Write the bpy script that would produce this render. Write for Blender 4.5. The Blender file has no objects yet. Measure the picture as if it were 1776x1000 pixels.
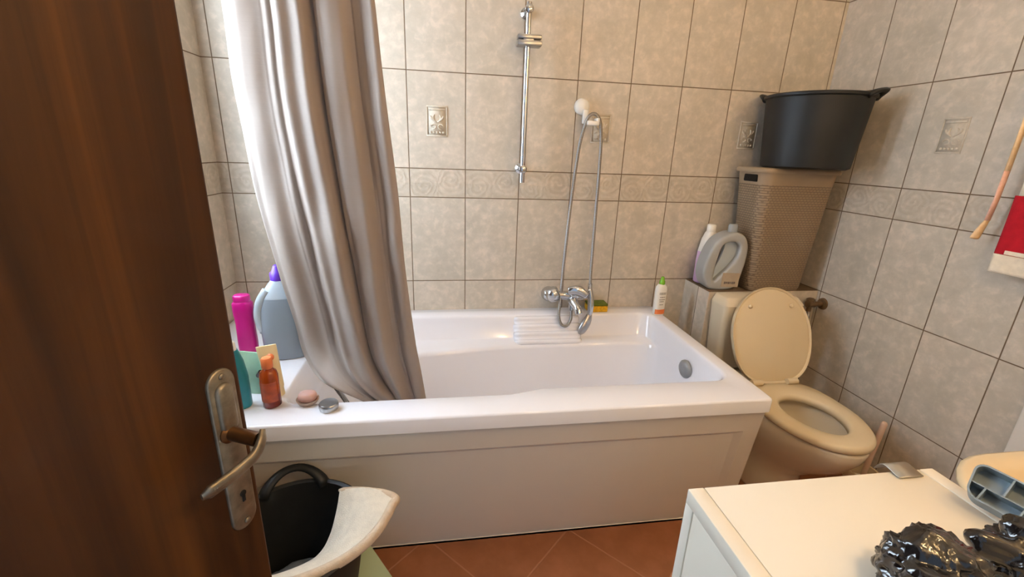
import bpy, bmesh, math, random
from mathutils import Vector, Matrix, noise
import numpy as np
random.seed(7)
SC = bpy.context.scene
COL = SC.collection
PI = math.pi
T, H, HB = 0.2, 0.32, 0.1018          # tile pitch, tile height, border height
XR, XL = 1.6145, -0.634               # right and left wall
FLOOR, CEIL = -0.64, 1.78
YF = -1.86                            # front wall (doorway side)
RIM = -0.12                           # bath rim height

# ------------------------------------------------------------------ helpers
def lin(c):
    c /= 255.0
    return c / 12.92 if c <= 0.04045 else ((c + 0.055) / 1.055) ** 2.4
def rgb(r, g, b): return (lin(r), lin(g), lin(b), 1.0)

class NT:
    def __init__(s, name):
        s.m = bpy.data.materials.new(name); s.m.use_nodes = True
        s.t = s.m.node_tree; s.n = s.t.nodes; s.l = s.t.links
        s.b = s.n['Principled BSDF']
    def node(s, typ, **kw):
        x = s.n.new(typ)
        for k, v in kw.items(): setattr(x, k, v)
        return x
    def put(s, sock, v):
        if hasattr(v, 'is_linked') or isinstance(v, bpy.types.NodeSocket): s.l.new(v, sock)
        else: sock.default_value = v
    def math(s, op, a, b=None, c=None):
        x = s.node('ShaderNodeMath', operation=op)
        s.put(x.inputs[0], a)
        if b is not None: s.put(x.inputs[1], b)
        if c is not None: s.put(x.inputs[2], c)
        return x.outputs[0]
    def mix(s, f, a, b, mode='MIX'):
        x = s.node('ShaderNodeMix', data_type='RGBA', blend_type=mode)
        s.put(x.inputs[0], f); s.put(x.inputs[6], a); s.put(x.inputs[7], b)
        return x.outputs[2]
    def pos(s, scale=(1, 1, 1), obj=True, rot=(0, 0, 0)):
        tc = s.node('ShaderNodeTexCoord')
        mp = s.node('ShaderNodeMapping'); mp.inputs['Scale'].default_value = scale
        mp.inputs['Rotation'].default_value = rot
        s.l.new(tc.outputs['Object'], mp.inputs[0])
        return mp.outputs[0]
    def noise(s, vec, scale, detail=4, rough=0.55, dist=0.0, w=None):
        x = s.node('ShaderNodeTexNoise')
        if w is not None:
            x.noise_dimensions = '4D'; s.put(x.inputs['W'], w)
        s.l.new(vec, x.inputs['Vector'])
        x.inputs['Scale'].default_value = scale; x.inputs['Detail'].default_value = detail
        x.inputs['Roughness'].default_value = rough; x.inputs['Distortion'].default_value = dist
        return x.outputs['Fac']
    def ramp(s, f, stops):
        x = s.node('ShaderNodeValToRGB'); cr = x.color_ramp
        while len(cr.elements) < len(stops): cr.elements.new(0.5)
        for e, (p_, c_) in zip(cr.elements, stops): e.position = p_; e.color = c_
        s.l.new(f, x.inputs[0]); return x.outputs[0]
    def maprange(s, v, a, b, c=0.0, d=1.0):
        x = s.node('ShaderNodeMapRange'); s.put(x.inputs[0], v)
        for i, k in enumerate((a, b, c, d)): x.inputs[i + 1].default_value = k
        return x.outputs[0]
    def bump(s, h, strength=0.3, dist=0.002):
        x = s.node('ShaderNodeBump'); s.put(x.inputs['Height'], h)
        x.inputs['Strength'].default_value = strength; x.inputs['Distance'].default_value = dist
        s.l.new(x.outputs[0], s.b.inputs['Normal'])

def simple(name, c, rough=0.5, metal=0.0, var=0.06, scale=25, bump=0.0, trans=0.0, coat=0.0, stretch=(1, 1, 1), ior=1.45, sub=0.0, sheen=0.0, bscale=None):
    n = NT(name); col = rgb(*c)
    v = n.pos(stretch)
    f = n.noise(v, scale, 4)
    dk = tuple(x * (1 - var * 2) for x in col[:3]) + (1,)
    lt = tuple(min(1, x * (1 + var)) for x in col[:3]) + (1,)
    n.l.new(n.ramp(f, [(0.3, dk), (0.7, lt)]), n.b.inputs['Base Color'])
    n.b.inputs['Roughness'].default_value = rough; n.b.inputs['Metallic'].default_value = metal
    n.b.inputs['Transmission Weight'].default_value = trans; n.b.inputs['Coat Weight'].default_value = coat
    n.b.inputs['IOR'].default_value = ior
    if sub:
        n.b.inputs['Subsurface Weight'].default_value = sub; n.b.inputs['Subsurface Radius'].default_value = (0.02, 0.01, 0.006)
    if sheen: n.b.inputs['Sheen Weight'].default_value = sheen
    if bump: n.bump(n.noise(v, bscale or scale * 4, 3), bump, 0.002)
    return n.m

def mesh(name, verts, faces, mat, parent=None, smooth=True, mats=None, fmat=None):
    me = bpy.data.meshes.new(name); me.from_pydata([tuple(v) for v in verts], [], faces); me.update()
    return link(name, me, mat, parent, smooth)
def link(name, me, mat, parent=None, smooth=True):
    o = bpy.data.objects.new(name, me); COL.objects.link(o)
    if mat: me.materials.clear(); me.materials.append(mat)
    for p_ in me.polygons: p_.use_smooth = smooth
    if parent: o.parent = parent
    return o
def fixn(o):
    bm = bmesh.new(); bm.from_mesh(o.data); bmesh.ops.remove_doubles(bm, verts=bm.verts, dist=1e-6)
    bmesh.ops.recalc_face_normals(bm, faces=bm.faces); bm.to_mesh(o.data); bm.free(); return o
def thing(name, label, cat, loc=(0, 0, 0), rz=0, group=None):
    o = bpy.data.objects.new(name, None); COL.objects.link(o); o.location = loc; o.rotation_euler = (0, 0, rz)
    o.empty_display_size = 0.05
    return tag(o, label, cat, group)
def tag(o, label, cat, group=None):
    o['label'] = label; o['category'] = cat
    if group: o['group'] = group
    return o
def struct(o, label=None):
    o['kind'] = 'structure'
    if label: o['label'] = label
    return o

class MB:
    """collects shapes that become ONE mesh"""
    def __init__(s): s.v = []; s.f = []
    def add(s, vs, fs):
        k = len(s.v); s.v += [Vector(v) for v in vs]; s.f += [tuple(i + k for i in f) for f in fs]; return s
    def box(s, x0, x1, y0, y1, z0, z1, bev=0.0, seg=2, M=None):
        bm = bmesh.new(); bmesh.ops.create_cube(bm, size=1)
        for v in bm.verts: v.co = Vector(((x0 + x1) / 2 + v.co.x * (x1 - x0), (y0 + y1) / 2 + v.co.y * (y1 - y0), (z0 + z1) / 2 + v.co.z * (z1 - z0)))
        if bev: bmesh.ops.bevel(bm, geom=list(bm.edges), offset=bev, segments=seg, profile=0.5, affect='EDGES')
        s.bm(bm, M); return s
    def bm(s, bm, M=None):
        bm.verts.index_update(); bm.verts.ensure_lookup_table()
        s.add([(M @ v.co) if M else v.co.copy() for v in bm.verts], [[v.index for v in f.verts] for f in bm.faces]); bm.free()
    def loft(s, rings, cap0=True, cap1=True, closed=True):
        n = len(rings[0]); k = len(s.v)
        for r in rings: s.v += [Vector(p_) for p_ in r]
        m = n if closed else n - 1
        for a in range(len(rings) - 1):
            for i in range(m):
                j = (i + 1) % n
                s.f.append((k + a * n + i, k + a * n + j, k + (a + 1) * n + j, k + (a + 1) * n + i))
        if cap0: s.f.append(tuple(k + i for i in range(n))[::-1])
        if cap1: s.f.append(tuple(k + (len(rings) - 1) * n + i for i in range(n)))
        return s
    def lathe(s, prof, seg=40, cap0=True, cap1=True, c=(0, 0, 0), M=None, sx=1, sy=1):
        rings = []
        for r, z in prof:
            rg = [Vector((c[0] + sx * r * math.cos(2 * PI * i / seg), c[1] + sy * r * math.sin(2 * PI * i / seg), c[2] + z)) for i in range(seg)]
            rings.append([M @ p_ for p_ in rg] if M else rg)
        return s.loft(rings, cap0, cap1)
    def tube(s, pts, r, seg=12, caps=True, flat=1.0, up=None):
        pts = [Vector(p_) for p_ in pts]; n = len(pts)
        rs = r if isinstance(r, (list, tuple)) else [r] * n
        rings = []; prev = None
        for i, p_ in enumerate(pts):
            t = (pts[min(i + 1, n - 1)] - pts[max(i - 1, 0)]).normalized()
            if prev is None:
                a = Vector(up) if up else (Vector((0, 0, 1)) if abs(t.z) < 0.9 else Vector((1, 0, 0)))
            else: a = prev
            a = (a - t * a.dot(t)).normalized(); prev = a; b = t.cross(a)
            rings.append([p_ + (a * math.cos(2 * PI * k / seg) + b * math.sin(2 * PI * k / seg) * flat) * rs[i] for k in range(seg)])
        return s.loft(rings, caps, caps)
    def build(s, name, mat, parent=None, smooth=True, bevel=0, sub=0, auto=None):
        o = fixn(mesh(name, s.v, s.f, mat, parent, smooth))
        if bevel:
            b = o.modifiers.new('bevel', 'BEVEL'); b.width = bevel; b.segments = 2; b.limit_method = 'ANGLE'; b.angle_limit = math.radians(40)
        if sub:
            b = o.modifiers.new('sub', 'SUBSURF'); b.levels = sub; b.render_levels = sub
        if auto is not None: sharp(o, auto)
        return o
def sharp(o, deg=35):
    bm = bmesh.new(); bm.from_mesh(o.data); a = math.radians(deg)
    for e in bm.edges:
        if len(e.link_faces) == 2 and e.calc_face_angle(0) > a: e.smooth = False
    bm.to_mesh(o.data); bm.free(); return o

def cr(pts, n):
    """Catmull-Rom resample"""
    P = [np.array(p_, float) for p_ in pts]; P = [2 * P[0] - P[1]] + P + [2 * P[-1] - P[-2]]
    out = []; m = len(P) - 3
    for k in range(n):
        u = k / (n - 1) * m; i = min(int(u), m - 1); t = u - i
        a, b, c, d = P[i:i + 4]
        out.append(0.5 * (2 * b + (c - a) * t + (2 * a - 5 * b + 4 * c - d) * t * t + (3 * b - a - 3 * c + d) * t ** 3))
    return out
def rrect(x0, x1, y0, y1, r, z, arc=8, side=14):
    """rounded rectangle ring with fixed topology, counter-clockwise from right side"""
    pts = []
    cs = [(x1 - r, y1 - r, 0), (x0 + r, y1 - r, 90), (x0 + r, y0 + r, 180), (x1 - r, y0 + r, 270)]
    for k, (cx, cy, a0) in enumerate(cs):
        arcp = [(cx + r * math.cos(math.radians(a0 + 90 * i / arc)), cy + r * math.sin(math.radians(a0 + 90 * i / arc))) for i in range(arc + 1)]
        pts += arcp
        nx = cs[(k + 1) % 4]; e = (nx[0] + r * math.cos(math.radians(nx[2])), nx[1] + r * math.sin(math.radians(nx[2])))
        for i in range(1, side): pts.append((arcp[-1][0] + (e[0] - arcp[-1][0]) * i / side, arcp[-1][1] + (e[1] - arcp[-1][1]) * i / side))
    return [Vector((a, b, z)) for a, b in pts]
def sellipse(cx, cy, rx, ry, z, e=2.0, n=40):
    out = []
    for i in range(n):
        a = 2 * PI * i / n; c, s_ = math.cos(a), math.sin(a)
        out.append(Vector((cx + rx * math.copysign(abs(c) ** (2 / e), c), cy + ry * math.copysign(abs(s_) ** (2 / e), s_), z)))
    return out
def egg(cx, cy, a, bf, bb, z, n=48, e=2.0):
    """front (−y) half-length bf, back half-length bb"""
    out = []
    for i in range(n):
        t = 2 * PI * i / n; c, s_ = math.cos(t), math.sin(t)
        b = bf if s_ < 0 else bb; ee = 2.0 if s_ < 0 else e
        out.append(Vector((cx + a * math.copysign(abs(c) ** (2 / ee), c), cy + b * math.copysign(abs(s_) ** (2 / ee), s_), z)))
    return out
def curve2d(name, outer, holes, extrude, bevel, mat, parent=None):
    """flat outline with holes, thickened and rounded (local x,y outline; z thickness)"""
    cu = bpy.data.curves.new(name, 'CURVE'); cu.dimensions = '2D'; cu.fill_mode = 'BOTH'
    cu.extrude = extrude; cu.bevel_depth = bevel; cu.bevel_resolution = 5
    for loop in [outer] + holes:
        sp = cu.splines.new('POLY'); sp.points.add(len(loop) - 1); sp.use_cyclic_u = True
        for q, (x, y) in zip(sp.points, loop): q.co = (x, y, 0, 1)
    tmp = bpy.data.objects.new('outline', cu); COL.objects.link(tmp)
    dg = bpy.context.evaluated_depsgraph_get()
    me = bpy.data.meshes.new_from_object(tmp.evaluated_get(dg))
    bpy.data.objects.remove(tmp); bpy.data.curves.remove(cu)
    o = link(name, me, mat, parent); fixn(o); sharp(o, 50); return o

# ------------------------------------------------------------------ materials
def tile_mat(name, axis, off):
    """stone-look wall tiles, dark joints, scroll border; axis 0: wall along x, 1: wall along y"""
    n = NT(name)
    g = n.node('ShaderNodeNewGeometry'); sp = n.node('ShaderNodeSeparateXYZ'); n.l.new(g.outputs['Position'], sp.inputs[0])
    u = n.math('SUBTRACT', sp.outputs[axis], off); z = sp.outputs[2]
    du = n.math('PINGPONG', u, T / 2)
    zs = n.math('SUBTRACT', z, n.math('MULTIPLY', n.math('GREATER_THAN', z, H + HB / 2), HB))
    dz = n.math('PINGPONG', zs, H / 2)
    d = n.math('MINIMUM', du, dz)
    g_ = n.maprange(d, 0.0009, 0.0022)                     # 0 in joint, 1 on tile
    band = n.math('MULTIPLY', n.math('GREATER_THAN', z, H), n.math('LESS_THAN', z, H + HB))
    cid = n.math('ADD', n.math('FLOOR', n.math('DIVIDE', u, T)), n.math('MULTIPLY', n.math('FLOOR', n.math('DIVIDE', zs, H)), 13.7))
    wn = n.node('ShaderNodeTexWhiteNoise', noise_dimensions='1D'); n.l.new(n.math('ADD', cid, n.math('MULTIPLY', band, 5.3)), wn.inputs['W'])
    P = g.outputs['Position']; w = n.math('MULTIPLY', wn.outputs[0], 9.0)
    n1 = n.noise(P, 9, 6, 0.62, 0.6, w); n2 = n.noise(P, 38, 5, 0.6, 0.3, w); n3 = n.noise(P, 150, 3, 0.6)
    c = n.ramp(n1, [(0.25, rgb(188, 180, 166)), (0.45, rgb(204, 194, 179)), (0.62, rgb(214, 202, 187)), (0.8, rgb(224, 210, 195))])
    c = n.mix(n.math('MULTIPLY', n.maprange(n2, 0.40, 0.60, 1.0, 0.0), 0.29), c, rgb(162, 156, 140))
    c = n.mix(n.math('MULTIPLY', n.maprange(n2, 0.55, 0.68), 0.4), c, rgb(232, 214, 196))
    c = n.mix(n.math('MULTIPLY', n3, 0.12), c, rgb(160, 150, 135))
    c = n.mix(n.math('MULTIPLY', wn.outputs[0], 0.10), c, rgb(190, 174, 154))
    # scrolls in the border: spirals in half-tile cells
    cell = T / 2
    a = n.math('SUBTRACT', n.math('PINGPONG', u, cell), cell / 2)
    b = n.math('SUBTRACT', z, H + HB / 2)
    wr_ = n.math('MULTIPLY', n.math('SUBTRACT', n.noise(P, 26, 3), 0.5), 0.048)
    a = n.math('ADD', a, wr_)
    b2 = n.math('ADD', b, n.math('MULTIPLY', n.math('SINE', n.math('MULTIPLY', u, 2 * PI / T)), 0.012))
    r = n.math('SQRT', n.math('ADD', n.math('MULTIPLY', a, a), n.math('MULTIPLY', b2, b2)))
    th = n.math('ARCTAN2', b2, a)
    spi = n.math('SINE', n.math('ADD', th, n.math('MULTIPLY', r, 330.0)))
    vo = n.node('ShaderNodeTexVoronoi'); vo.feature = 'SMOOTH_F1'; n.l.new(P, vo.inputs['Vector']); vo.inputs['Scale'].default_value = 55
    rel = n.math('ADD', n.math('MULTIPLY', spi, 0.5), n.math('MULTIPLY', vo.outputs['Distance'], 0.9))
    relb = n.math('MULTIPLY', rel, band)
    c = n.mix(n.math('MULTIPLY', n.maprange(rel, 0.0, 0.8, 1.0, 0.0), n.math('MULTIPLY', band, 0.26)), c, rgb(166, 152, 126))
    grout = n.mix(n.noise(P, 30, 2), rgb(98, 80, 60), rgb(124, 104, 82))
    c = n.mix(g_, grout, c)
    n.l.new(c, n.b.inputs['Base Color'])
    n.l.new(n.maprange(g_, 0, 1, 0.85, 0.42), n.b.inputs['Roughness'])
    n.b.inputs['Specular IOR Level'].default_value = 0.35
    h = n.math('ADD', n.math('ADD', n.math('MULTIPLY', g_, 1.0), n.math('MULTIPLY', relb, 0.7)), n.math('ADD', n.math('MULTIPLY', n2, 0.25), n.math('MULTIPLY', n1, 0.35)))
    n.bump(h, 0.55, 0.0018)
    return n.m

def wood_mat():
    n = NT('walnut_wood')
    v = n.pos((1, 1, 1))
    vs = n.pos((16, 16, 0.9)); vf = n.pos((70, 70, 2.2)); vw = n.pos((9, 9, 0.55))
    a = n.noise(vs, 1.0, 5, 0.6, 0.8); b = n.noise(vf, 1.0, 4, 0.6, 0.4); c0 = n.noise(vw, 1.0, 3, 0.5, 1.5)
    c = n.ramp(a, [(0.25, rgb(38, 22, 9)), (0.42, rgb(66, 40, 16)), (0.55, rgb(82, 50, 19)), (0.75, rgb(102, 64, 25))])
    c = n.mix(n.math('MULTIPLY', n.maprange(c0, 0.45, 0.66), 0.55), c, rgb(48, 26, 10))
    c = n.mix(n.math('MULTIPLY', n.maprange(b, 0.5, 0.72), 0.4), c, rgb(42, 22, 9))
    c = n.mix(1.0, c, (0.72, 0.66, 0.52, 1), 'MULTIPLY')
    n.l.new(c, n.b.inputs['Base Color']); n.b.inputs['Roughness'].default_value = 0.42
    n.b.inputs['Specular IOR Level'].default_value = 0.3
    n.bump(b, 0.12, 0.001); return n.m

def floor_mat():
    n = NT('terracotta_floor')
    v = n.pos((1, 1, 1), rot=(0, 0, math.radians(47)))
    sp = n.node('ShaderNodeSeparateXYZ'); n.l.new(v, sp.inputs[0])
    S = 0.31
    dx = n.math('PINGPONG', n.math('ADD', sp.outputs[0], 0.14), S / 2); dy = n.math('PINGPONG', n.math('ADD', sp.outputs[1], 0.056), S / 2)
    g = n.maprange(n.math('MINIMUM', dx, dy), 0.001, 0.0032)
    f = n.noise(v, 7, 5, 0.6); f2 = n.noise(v, 60, 3)
    c = n.ramp(f, [(0.3, rgb(140, 88, 54)), (0.55, rgb(160, 102, 64)), (0.75, rgb(176, 114, 78))])
    c = n.mix(n.math('MULTIPLY', f2, 0.2), c, rgb(110, 62, 38))
    c = n.mix(g, rgb(178, 124, 92), c)
    n.l.new(c, n.b.inputs['Base Color']); n.b.inputs['Roughness'].default_value = 0.45
    n.bump(n.math('ADD', g, n.math('MULTIPLY', f, 0.3)), 0.3, 0.002); return n.m

def wicker_mat():
    n = NT('woven_plastic')
    tc = n.node('ShaderNodeTexCoord'); sp = n.node('ShaderNodeSeparateXYZ'); n.l.new(tc.outputs['Object'], sp.inputs[0])
    s_ = n.math('ADD', sp.outputs[0], sp.outputs[1]); cb = n.node('ShaderNodeCombineXYZ')
    n.l.new(s_, cb.inputs[0]); n.l.new(sp.outputs[2], cb.inputs[1])
    br = n.node('ShaderNodeTexBrick'); n.l.new(cb.outputs[0], br.inputs['Vector'])
    br.inputs['Scale'].default_value = 1.0; br.inputs['Brick Width'].default_value = 0.014; br.inputs['Row Height'].default_value = 0.0088
    br.inputs['Mortar Size'].default_value = 0.0017; br.inputs['Mortar Smooth'].default_value = 0.6
    hi = n.math('LESS_THAN', sp.outputs[2], 0.408)
    f = n.math('MULTIPLY', br.outputs['Fac'], hi)
    nz = n.noise(tc.outputs['Object'], 12, 3)
    c = n.mix(nz, rgb(146, 126, 102), rgb(162, 141, 116))
    c = n.mix(n.math('MULTIPLY', f, 0.55), c, rgb(96, 82, 68))
    n.l.new(c, n.b.inputs['Base Color']); n.b.inputs['Roughness'].default_value = 0.45
    n.bump(n.math('SUBTRACT', 1.0, f), 0.8, 0.003); return n.m

M = {}
M['back'] = tile_mat('wall_tiles_back', 0, 0.0)
M['side'] = tile_mat('wall_tiles_side', 1, -0.1923)
M['ledge'] = tile_mat('ledge_tiles', 1, -0.105)
M['wood'] = wood_mat(); M['floor'] = floor_mat(); M['wicker'] = wicker_mat()
M['relief'] = simple('relief_stone', (206, 195, 177), 0.5, var=0.06, scale=90, bump=0.2)
M['plaster'] = simple('white_plaster', (226, 222, 214), 0.8, var=0.02, scale=8, bump=0.1)
M['acrylic'] = simple('white_acrylic', (240, 241, 248), 0.16, var=0.008, scale=3, coat=0.4)
M['panel'] = simple('bath_panel', (234, 227, 216), 0.34, var=0.012, scale=4)
M['ceramic'] = simple('cream_ceramic', (226, 212, 186), 0.14, var=0.01, scale=4, coat=0.5)
M['seat'] = simple('cream_seat_plastic', (222, 204, 170), 0.25, var=0.012, scale=4)
M['sink'] = simple('beige_ceramic', (228, 208, 172), 0.2, var=0.01, scale=4)
M['chrome'] = simple('chrome', (205, 207, 210), 0.12, 1.0, var=0.02, scale=6)
M['dullchrome'] = simple('satin_chrome', (176, 176, 178), 0.3, 1.0, var=0.05, scale=30)
M['hosemetal'] = NT('hose_metal').m
def _hose():
    n = NT.__new__(NT); n.m = M['hosemetal']; n.t = n.m.node_tree; n.n = n.t.nodes; n.l = n.t.links; n.b = n.n['Principled BSDF']
    wv = n.node('ShaderNodeTexWave'); wv.bands_direction = 'Z'; n.l.new(n.pos(), wv.inputs[0]); wv.inputs['Scale'].default_value = 90
    n.l.new(n.mix(wv.outputs['Fac'], rgb(108, 106, 104), rgb(176, 174, 172)), n.b.inputs['Base Color'])
    n.b.inputs['Metallic'].default_value = 0.9; n.b.inputs['Roughness'].default_value = 0.3; n.bump(wv.outputs['Fac'], 0.5, 0.001)
_hose()
M['antique'] = simple('worn_nickel', (150, 140, 122), 0.42, 0.85, var=0.16, scale=60, bump=0.1)
M['bronze'] = simple('worn_bronze', (120, 84, 50), 0.4, 0.8, var=0.15, scale=50)
M['dark'] = simple('dark_hole', (14, 12, 11), 0.8)
M['rubber'] = simple('black_rubber', (27, 29, 30), 0.5, var=0.1, scale=16, bump=0.08)
M['mat'] = simple('beige_terry', (224, 214, 196), 0.95, var=0.05, scale=60, bump=0.6, bscale=420, sheen=0.3)
M['matedge'] = simple('tan_binding', (206, 184, 158), 0.95, var=0.06, scale=80, bump=0.5, bscale=500)
M['greycloth'] = simple('grey_cloth', (120, 122, 122), 0.95, var=0.12, scale=40, bump=0.5, bscale=300)
M['green'] = simple('pale_green_plastic', (196, 214, 176), 0.4, var=0.02, scale=8)
M['white_enamel'] = simple('white_enamel', (226, 219, 203), 0.3, var=0.008, scale=4)
M['white_plastic'] = simple('white_plastic', (240, 238, 232), 0.3, var=0.01, scale=10)
M['magenta'] = simple('magenta_plastic', (196, 18, 128), 0.28, var=0.04, scale=10)
M['purple'] = simple('purple_plastic', (104, 58, 190), 0.35, var=0.03)
M['bluegrey'] = simple('bluegrey_plastic', (142, 152, 162), 0.3, var=0.03, scale=8)
M['lightgrey'] = simple('light_grey_plastic', (186, 198, 208), 0.3, var=0.03, scale=8)
M['greyplastic'] = simple('grey_plastic', (168, 170, 170), 0.35, var=0.03, scale=8)
M['brownlabel'] = simple('tan_label', (176, 160, 140), 0.4, var=0.05)
M['pink'] = simple('pale_pink_plastic', (226, 190, 226), 0.3, var=0.03)
M['clearcap'] = simple('frosted_clear', (214, 222, 230), 0.2, var=0.02, trans=0.6)
M['amber'] = simple('amber_liquid_plastic', (196, 84, 26), 0.12, var=0.06, scale=20, trans=0.55)
M['amberdark'] = simple('dark_red_brown', (112, 30, 16), 0.25, var=0.08, scale=14)
M['amberlabel'] = simple('rust_label', (168, 74, 30), 0.4, var=0.2, scale=60)
M['creamtube'] = simple('cream_tube', (236, 216, 168), 0.35, var=0.03)
M['orange'] = simple('orange_print', (232, 128, 74), 0.4, var=0.04)
M['teal'] = simple('teal_plastic', (36, 132, 150), 0.35, var=0.08, scale=30)
M['sage'] = simple('sage_pouch', (150, 186, 160), 0.45, var=0.1, scale=24)
M['soap'] = simple('pink_soap', (226, 184, 172), 0.3, var=0.06, scale=40, trans=0.25, sub=0.3)
M['soapdish'] = simple('tan_dish', (186, 158, 138), 0.4, var=0.05, trans=0.2)
M['tin'] = simple('brushed_tin', (178, 180, 182), 0.28, 0.9, var=0.05, scale=40)
M['sponge'] = simple('yellow_foam', (226, 170, 30), 0.95, var=0.16, scale=120, bump=0.8, bscale=200)
M['scourer'] = simple('green_scourer', (102, 116, 40), 0.95, var=0.2, scale=150, bump=0.8, bscale=300)
M['limecap'] = simple('lime_cap', (112, 176, 30), 0.35, var=0.03)
M['label_print'] = simple('label_print', (110, 100, 96), 0.5)
M['overflow'] = simple('grey_overflow', (140, 142, 144), 0.35, 0.3, var=0.05)
M['towelwhite'] = simple('cream_towel', (236, 226, 206), 0.95, var=0.05, scale=60, bump=0.5, bscale=320, sheen=0.3)
M['towelred'] = simple('crimson_towel', (176, 16, 34), 0.95, var=0.08, scale=60, bump=0.5, bscale=320)
M['peach'] = simple('peach_cord', (236, 202, 158), 0.9, var=0.06, scale=80, bump=0.4)
M['peachpink'] = simple('pink_cord', (226, 178, 158), 0.9, var=0.06, scale=80, bump=0.4)
M['greyrib'] = simple('slate_plastic', (124, 138, 146), 0.4, var=0.04)
M['rosehandle'] = simple('rose_handle', (214, 184, 166), 0.35, var=0.03)
M['brass'] = simple('aged_brass', (128, 104, 76), 0.4, 0.6, var=0.15, scale=60)
M['glass'] = simple('clear_glass', (245, 250, 252), 0.02, trans=1.0, var=0.0)
def _bag():
    n = NT('black_bag_film'); v = n.pos()
    n.l.new(n.ramp(n.noise(v, 30, 3), [(0.3, rgb(12, 12, 14)), (0.7, rgb(28, 26, 28))]), n.b.inputs['Base Color'])
    n.b.inputs['Roughness'].default_value = 0.2; n.b.inputs['Coat Weight'].default_value = 0.5
    vo = n.node('ShaderNodeTexVoronoi'); n.l.new(v, vo.inputs['Vector']); vo.inputs['Scale'].default_value = 45
    n.bump(n.math('ADD', n.math('MULTIPLY', vo.outputs['Distance'], 0.7), n.noise(v, 40, 3, 0.5, 1.5)), 0.4, 0.005); return n.m
M['bag'] = _bag()
def _curtain():
    n = NT('taupe_satin'); v = n.pos((1, 1, 1)); vz = n.pos((3, 3, 260))
    f = n.noise(v, 6, 3); st = n.noise(vz, 1, 2)
    c = n.mix(f, rgb(166, 151, 139), rgb(183, 168, 155)); c = n.mix(n.math('MULTIPLY', st, 0.2), c, rgb(134, 120, 110))
    n.l.new(c, n.b.inputs['Base Color']); n.b.inputs['Roughness'].default_value = 0.5
    n.b.inputs['Sheen Weight'].default_value = 0.2; n.b.inputs['Specular IOR Level'].default_value = 0.35
    n.bump(n.math('ADD', n.noise(v, 22, 3, 0.5, 0.8), n.math('MULTIPLY', st, 0.25)), 0.25, 0.006)
    tr = n.node('ShaderNodeBsdfTranslucent'); tr.inputs[0].default_value = rgb(214, 206, 204)
    mx = n.node('ShaderNodeMixShader'); mx.inputs[0].default_value = 0.36
    out = n.n['Material Output']; n.l.new(n.b.outputs[0], mx.inputs[1]); n.l.new(tr.outputs[0], mx.inputs[2]); n.l.new(mx.outputs[0], out.inputs[0])
    return n.m
M['curtain'] = _curtain()

# ------------------------------------------------------------------ camera
CAMV = Vector((0.122423, -1.669245, 0.495806))
WORLD_STR, WIN_P, LAMP_P, FILL_P, EXPO = 0.7, 63.0, 11.5, 1.5, 0.0
f_px = 761.96
cam = bpy.data.cameras.new('camera'); cam.sensor_fit = 'HORIZONTAL'; cam.sensor_width = 36; cam.lens = f_px / 1776 * 36
cam.clip_start = 0.01
co = bpy.data.objects.new('camera', cam); COL.objects.link(co)
Rr, Ru, Rf = Vector((0.98857693, -0.14644125, 0.03564579)), Vector((0.01035141, 0.30191963, 0.95327718)), Vector((0.15036126, 0.94201884, -0.29998665))
m4 = Matrix.Identity(4)
for i in range(3): m4[i][0], m4[i][1], m4[i][2] = Rr[i], Ru[i], -Rf[i]
m4.translation = CAMV
co.matrix_world = m4; SC.camera = co

# ------------------------------------------------------------------ room shell
def wallbox(name, x0, x1, y0, y1, z0, z1, mat, label):
    return struct(MB().box(x0, x1, y0, y1, z0, z1).build(name, mat, smooth=False), label)
TH = 0.12
wallbox('floor', XL - TH, XR + TH, YF - TH, TH, FLOOR - 0.1, FLOOR, M['floor'], 'terracotta tiled floor with pale joints')
wallbox('ceiling', XL - TH, XR + TH, YF - TH, TH, CEIL, CEIL + 0.1, M['plaster'], 'white plaster ceiling')
wb = wallbox('wall_back', XL - TH, XR + TH, 0, TH, FLOOR, CEIL, M['back'], 'beige stone-look tiled back wall with scroll border')
wr = wallbox('wall_right', XR, XR + TH, YF, 0, FLOOR, CEIL, M['side'], 'beige stone-look tiled right wall with scroll border')
WY0, WY1, WZ0, WZ1 = -0.90, -0.17, 0.18, 1.20       # window opening in the left wall
wl = MB()
wl.box(XL - TH, XL, YF, WY0, FLOOR, CEIL).box(XL - TH, XL, WY1, 0, FLOOR, CEIL).box(XL - TH, XL, WY0, WY1, FLOOR, WZ0).box(XL - TH, XL, WY0, WY1, WZ1, CEIL)
struct(wl.build('wall_left', M['side'], smooth=False), 'beige tiled left wall behind the door')
wf = MB()
wf.box(XL, -0.42, YF - TH, YF, FLOOR, CEIL).box(0.42, XR, YF - TH, YF, FLOOR, CEIL).box(-0.42, 0.42, YF - TH, YF, 1.36, CEIL)
struct(wf.build('wall_front', M['plaster'], smooth=False), 'plastered front wall with the doorway')
wn = MB()
for a in ((WY0, WY0 + 0.05, WZ0, WZ1), (WY1 - 0.05, WY1, WZ0, WZ1), (WY0 + .05, WY1 - .05, WZ0, WZ0 + 0.05), (WY0 + .05, WY1 - .05, WZ1 - 0.05, WZ1)):
    wn.box(XL - 0.09, XL - 0.03, a[0], a[1], a[2], a[3], 0.004)
wobj = struct(wn.build('window_1', M['white_plastic'], smooth=False), 'white framed window in the left wall')
MB().box(XL - 0.065, XL - 0.06, WY0 + 0.045, WY1 - 0.045, WZ0 + 0.045, WZ1 - 0.045).build('pane', M['glass'], wobj, smooth=False)

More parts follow.
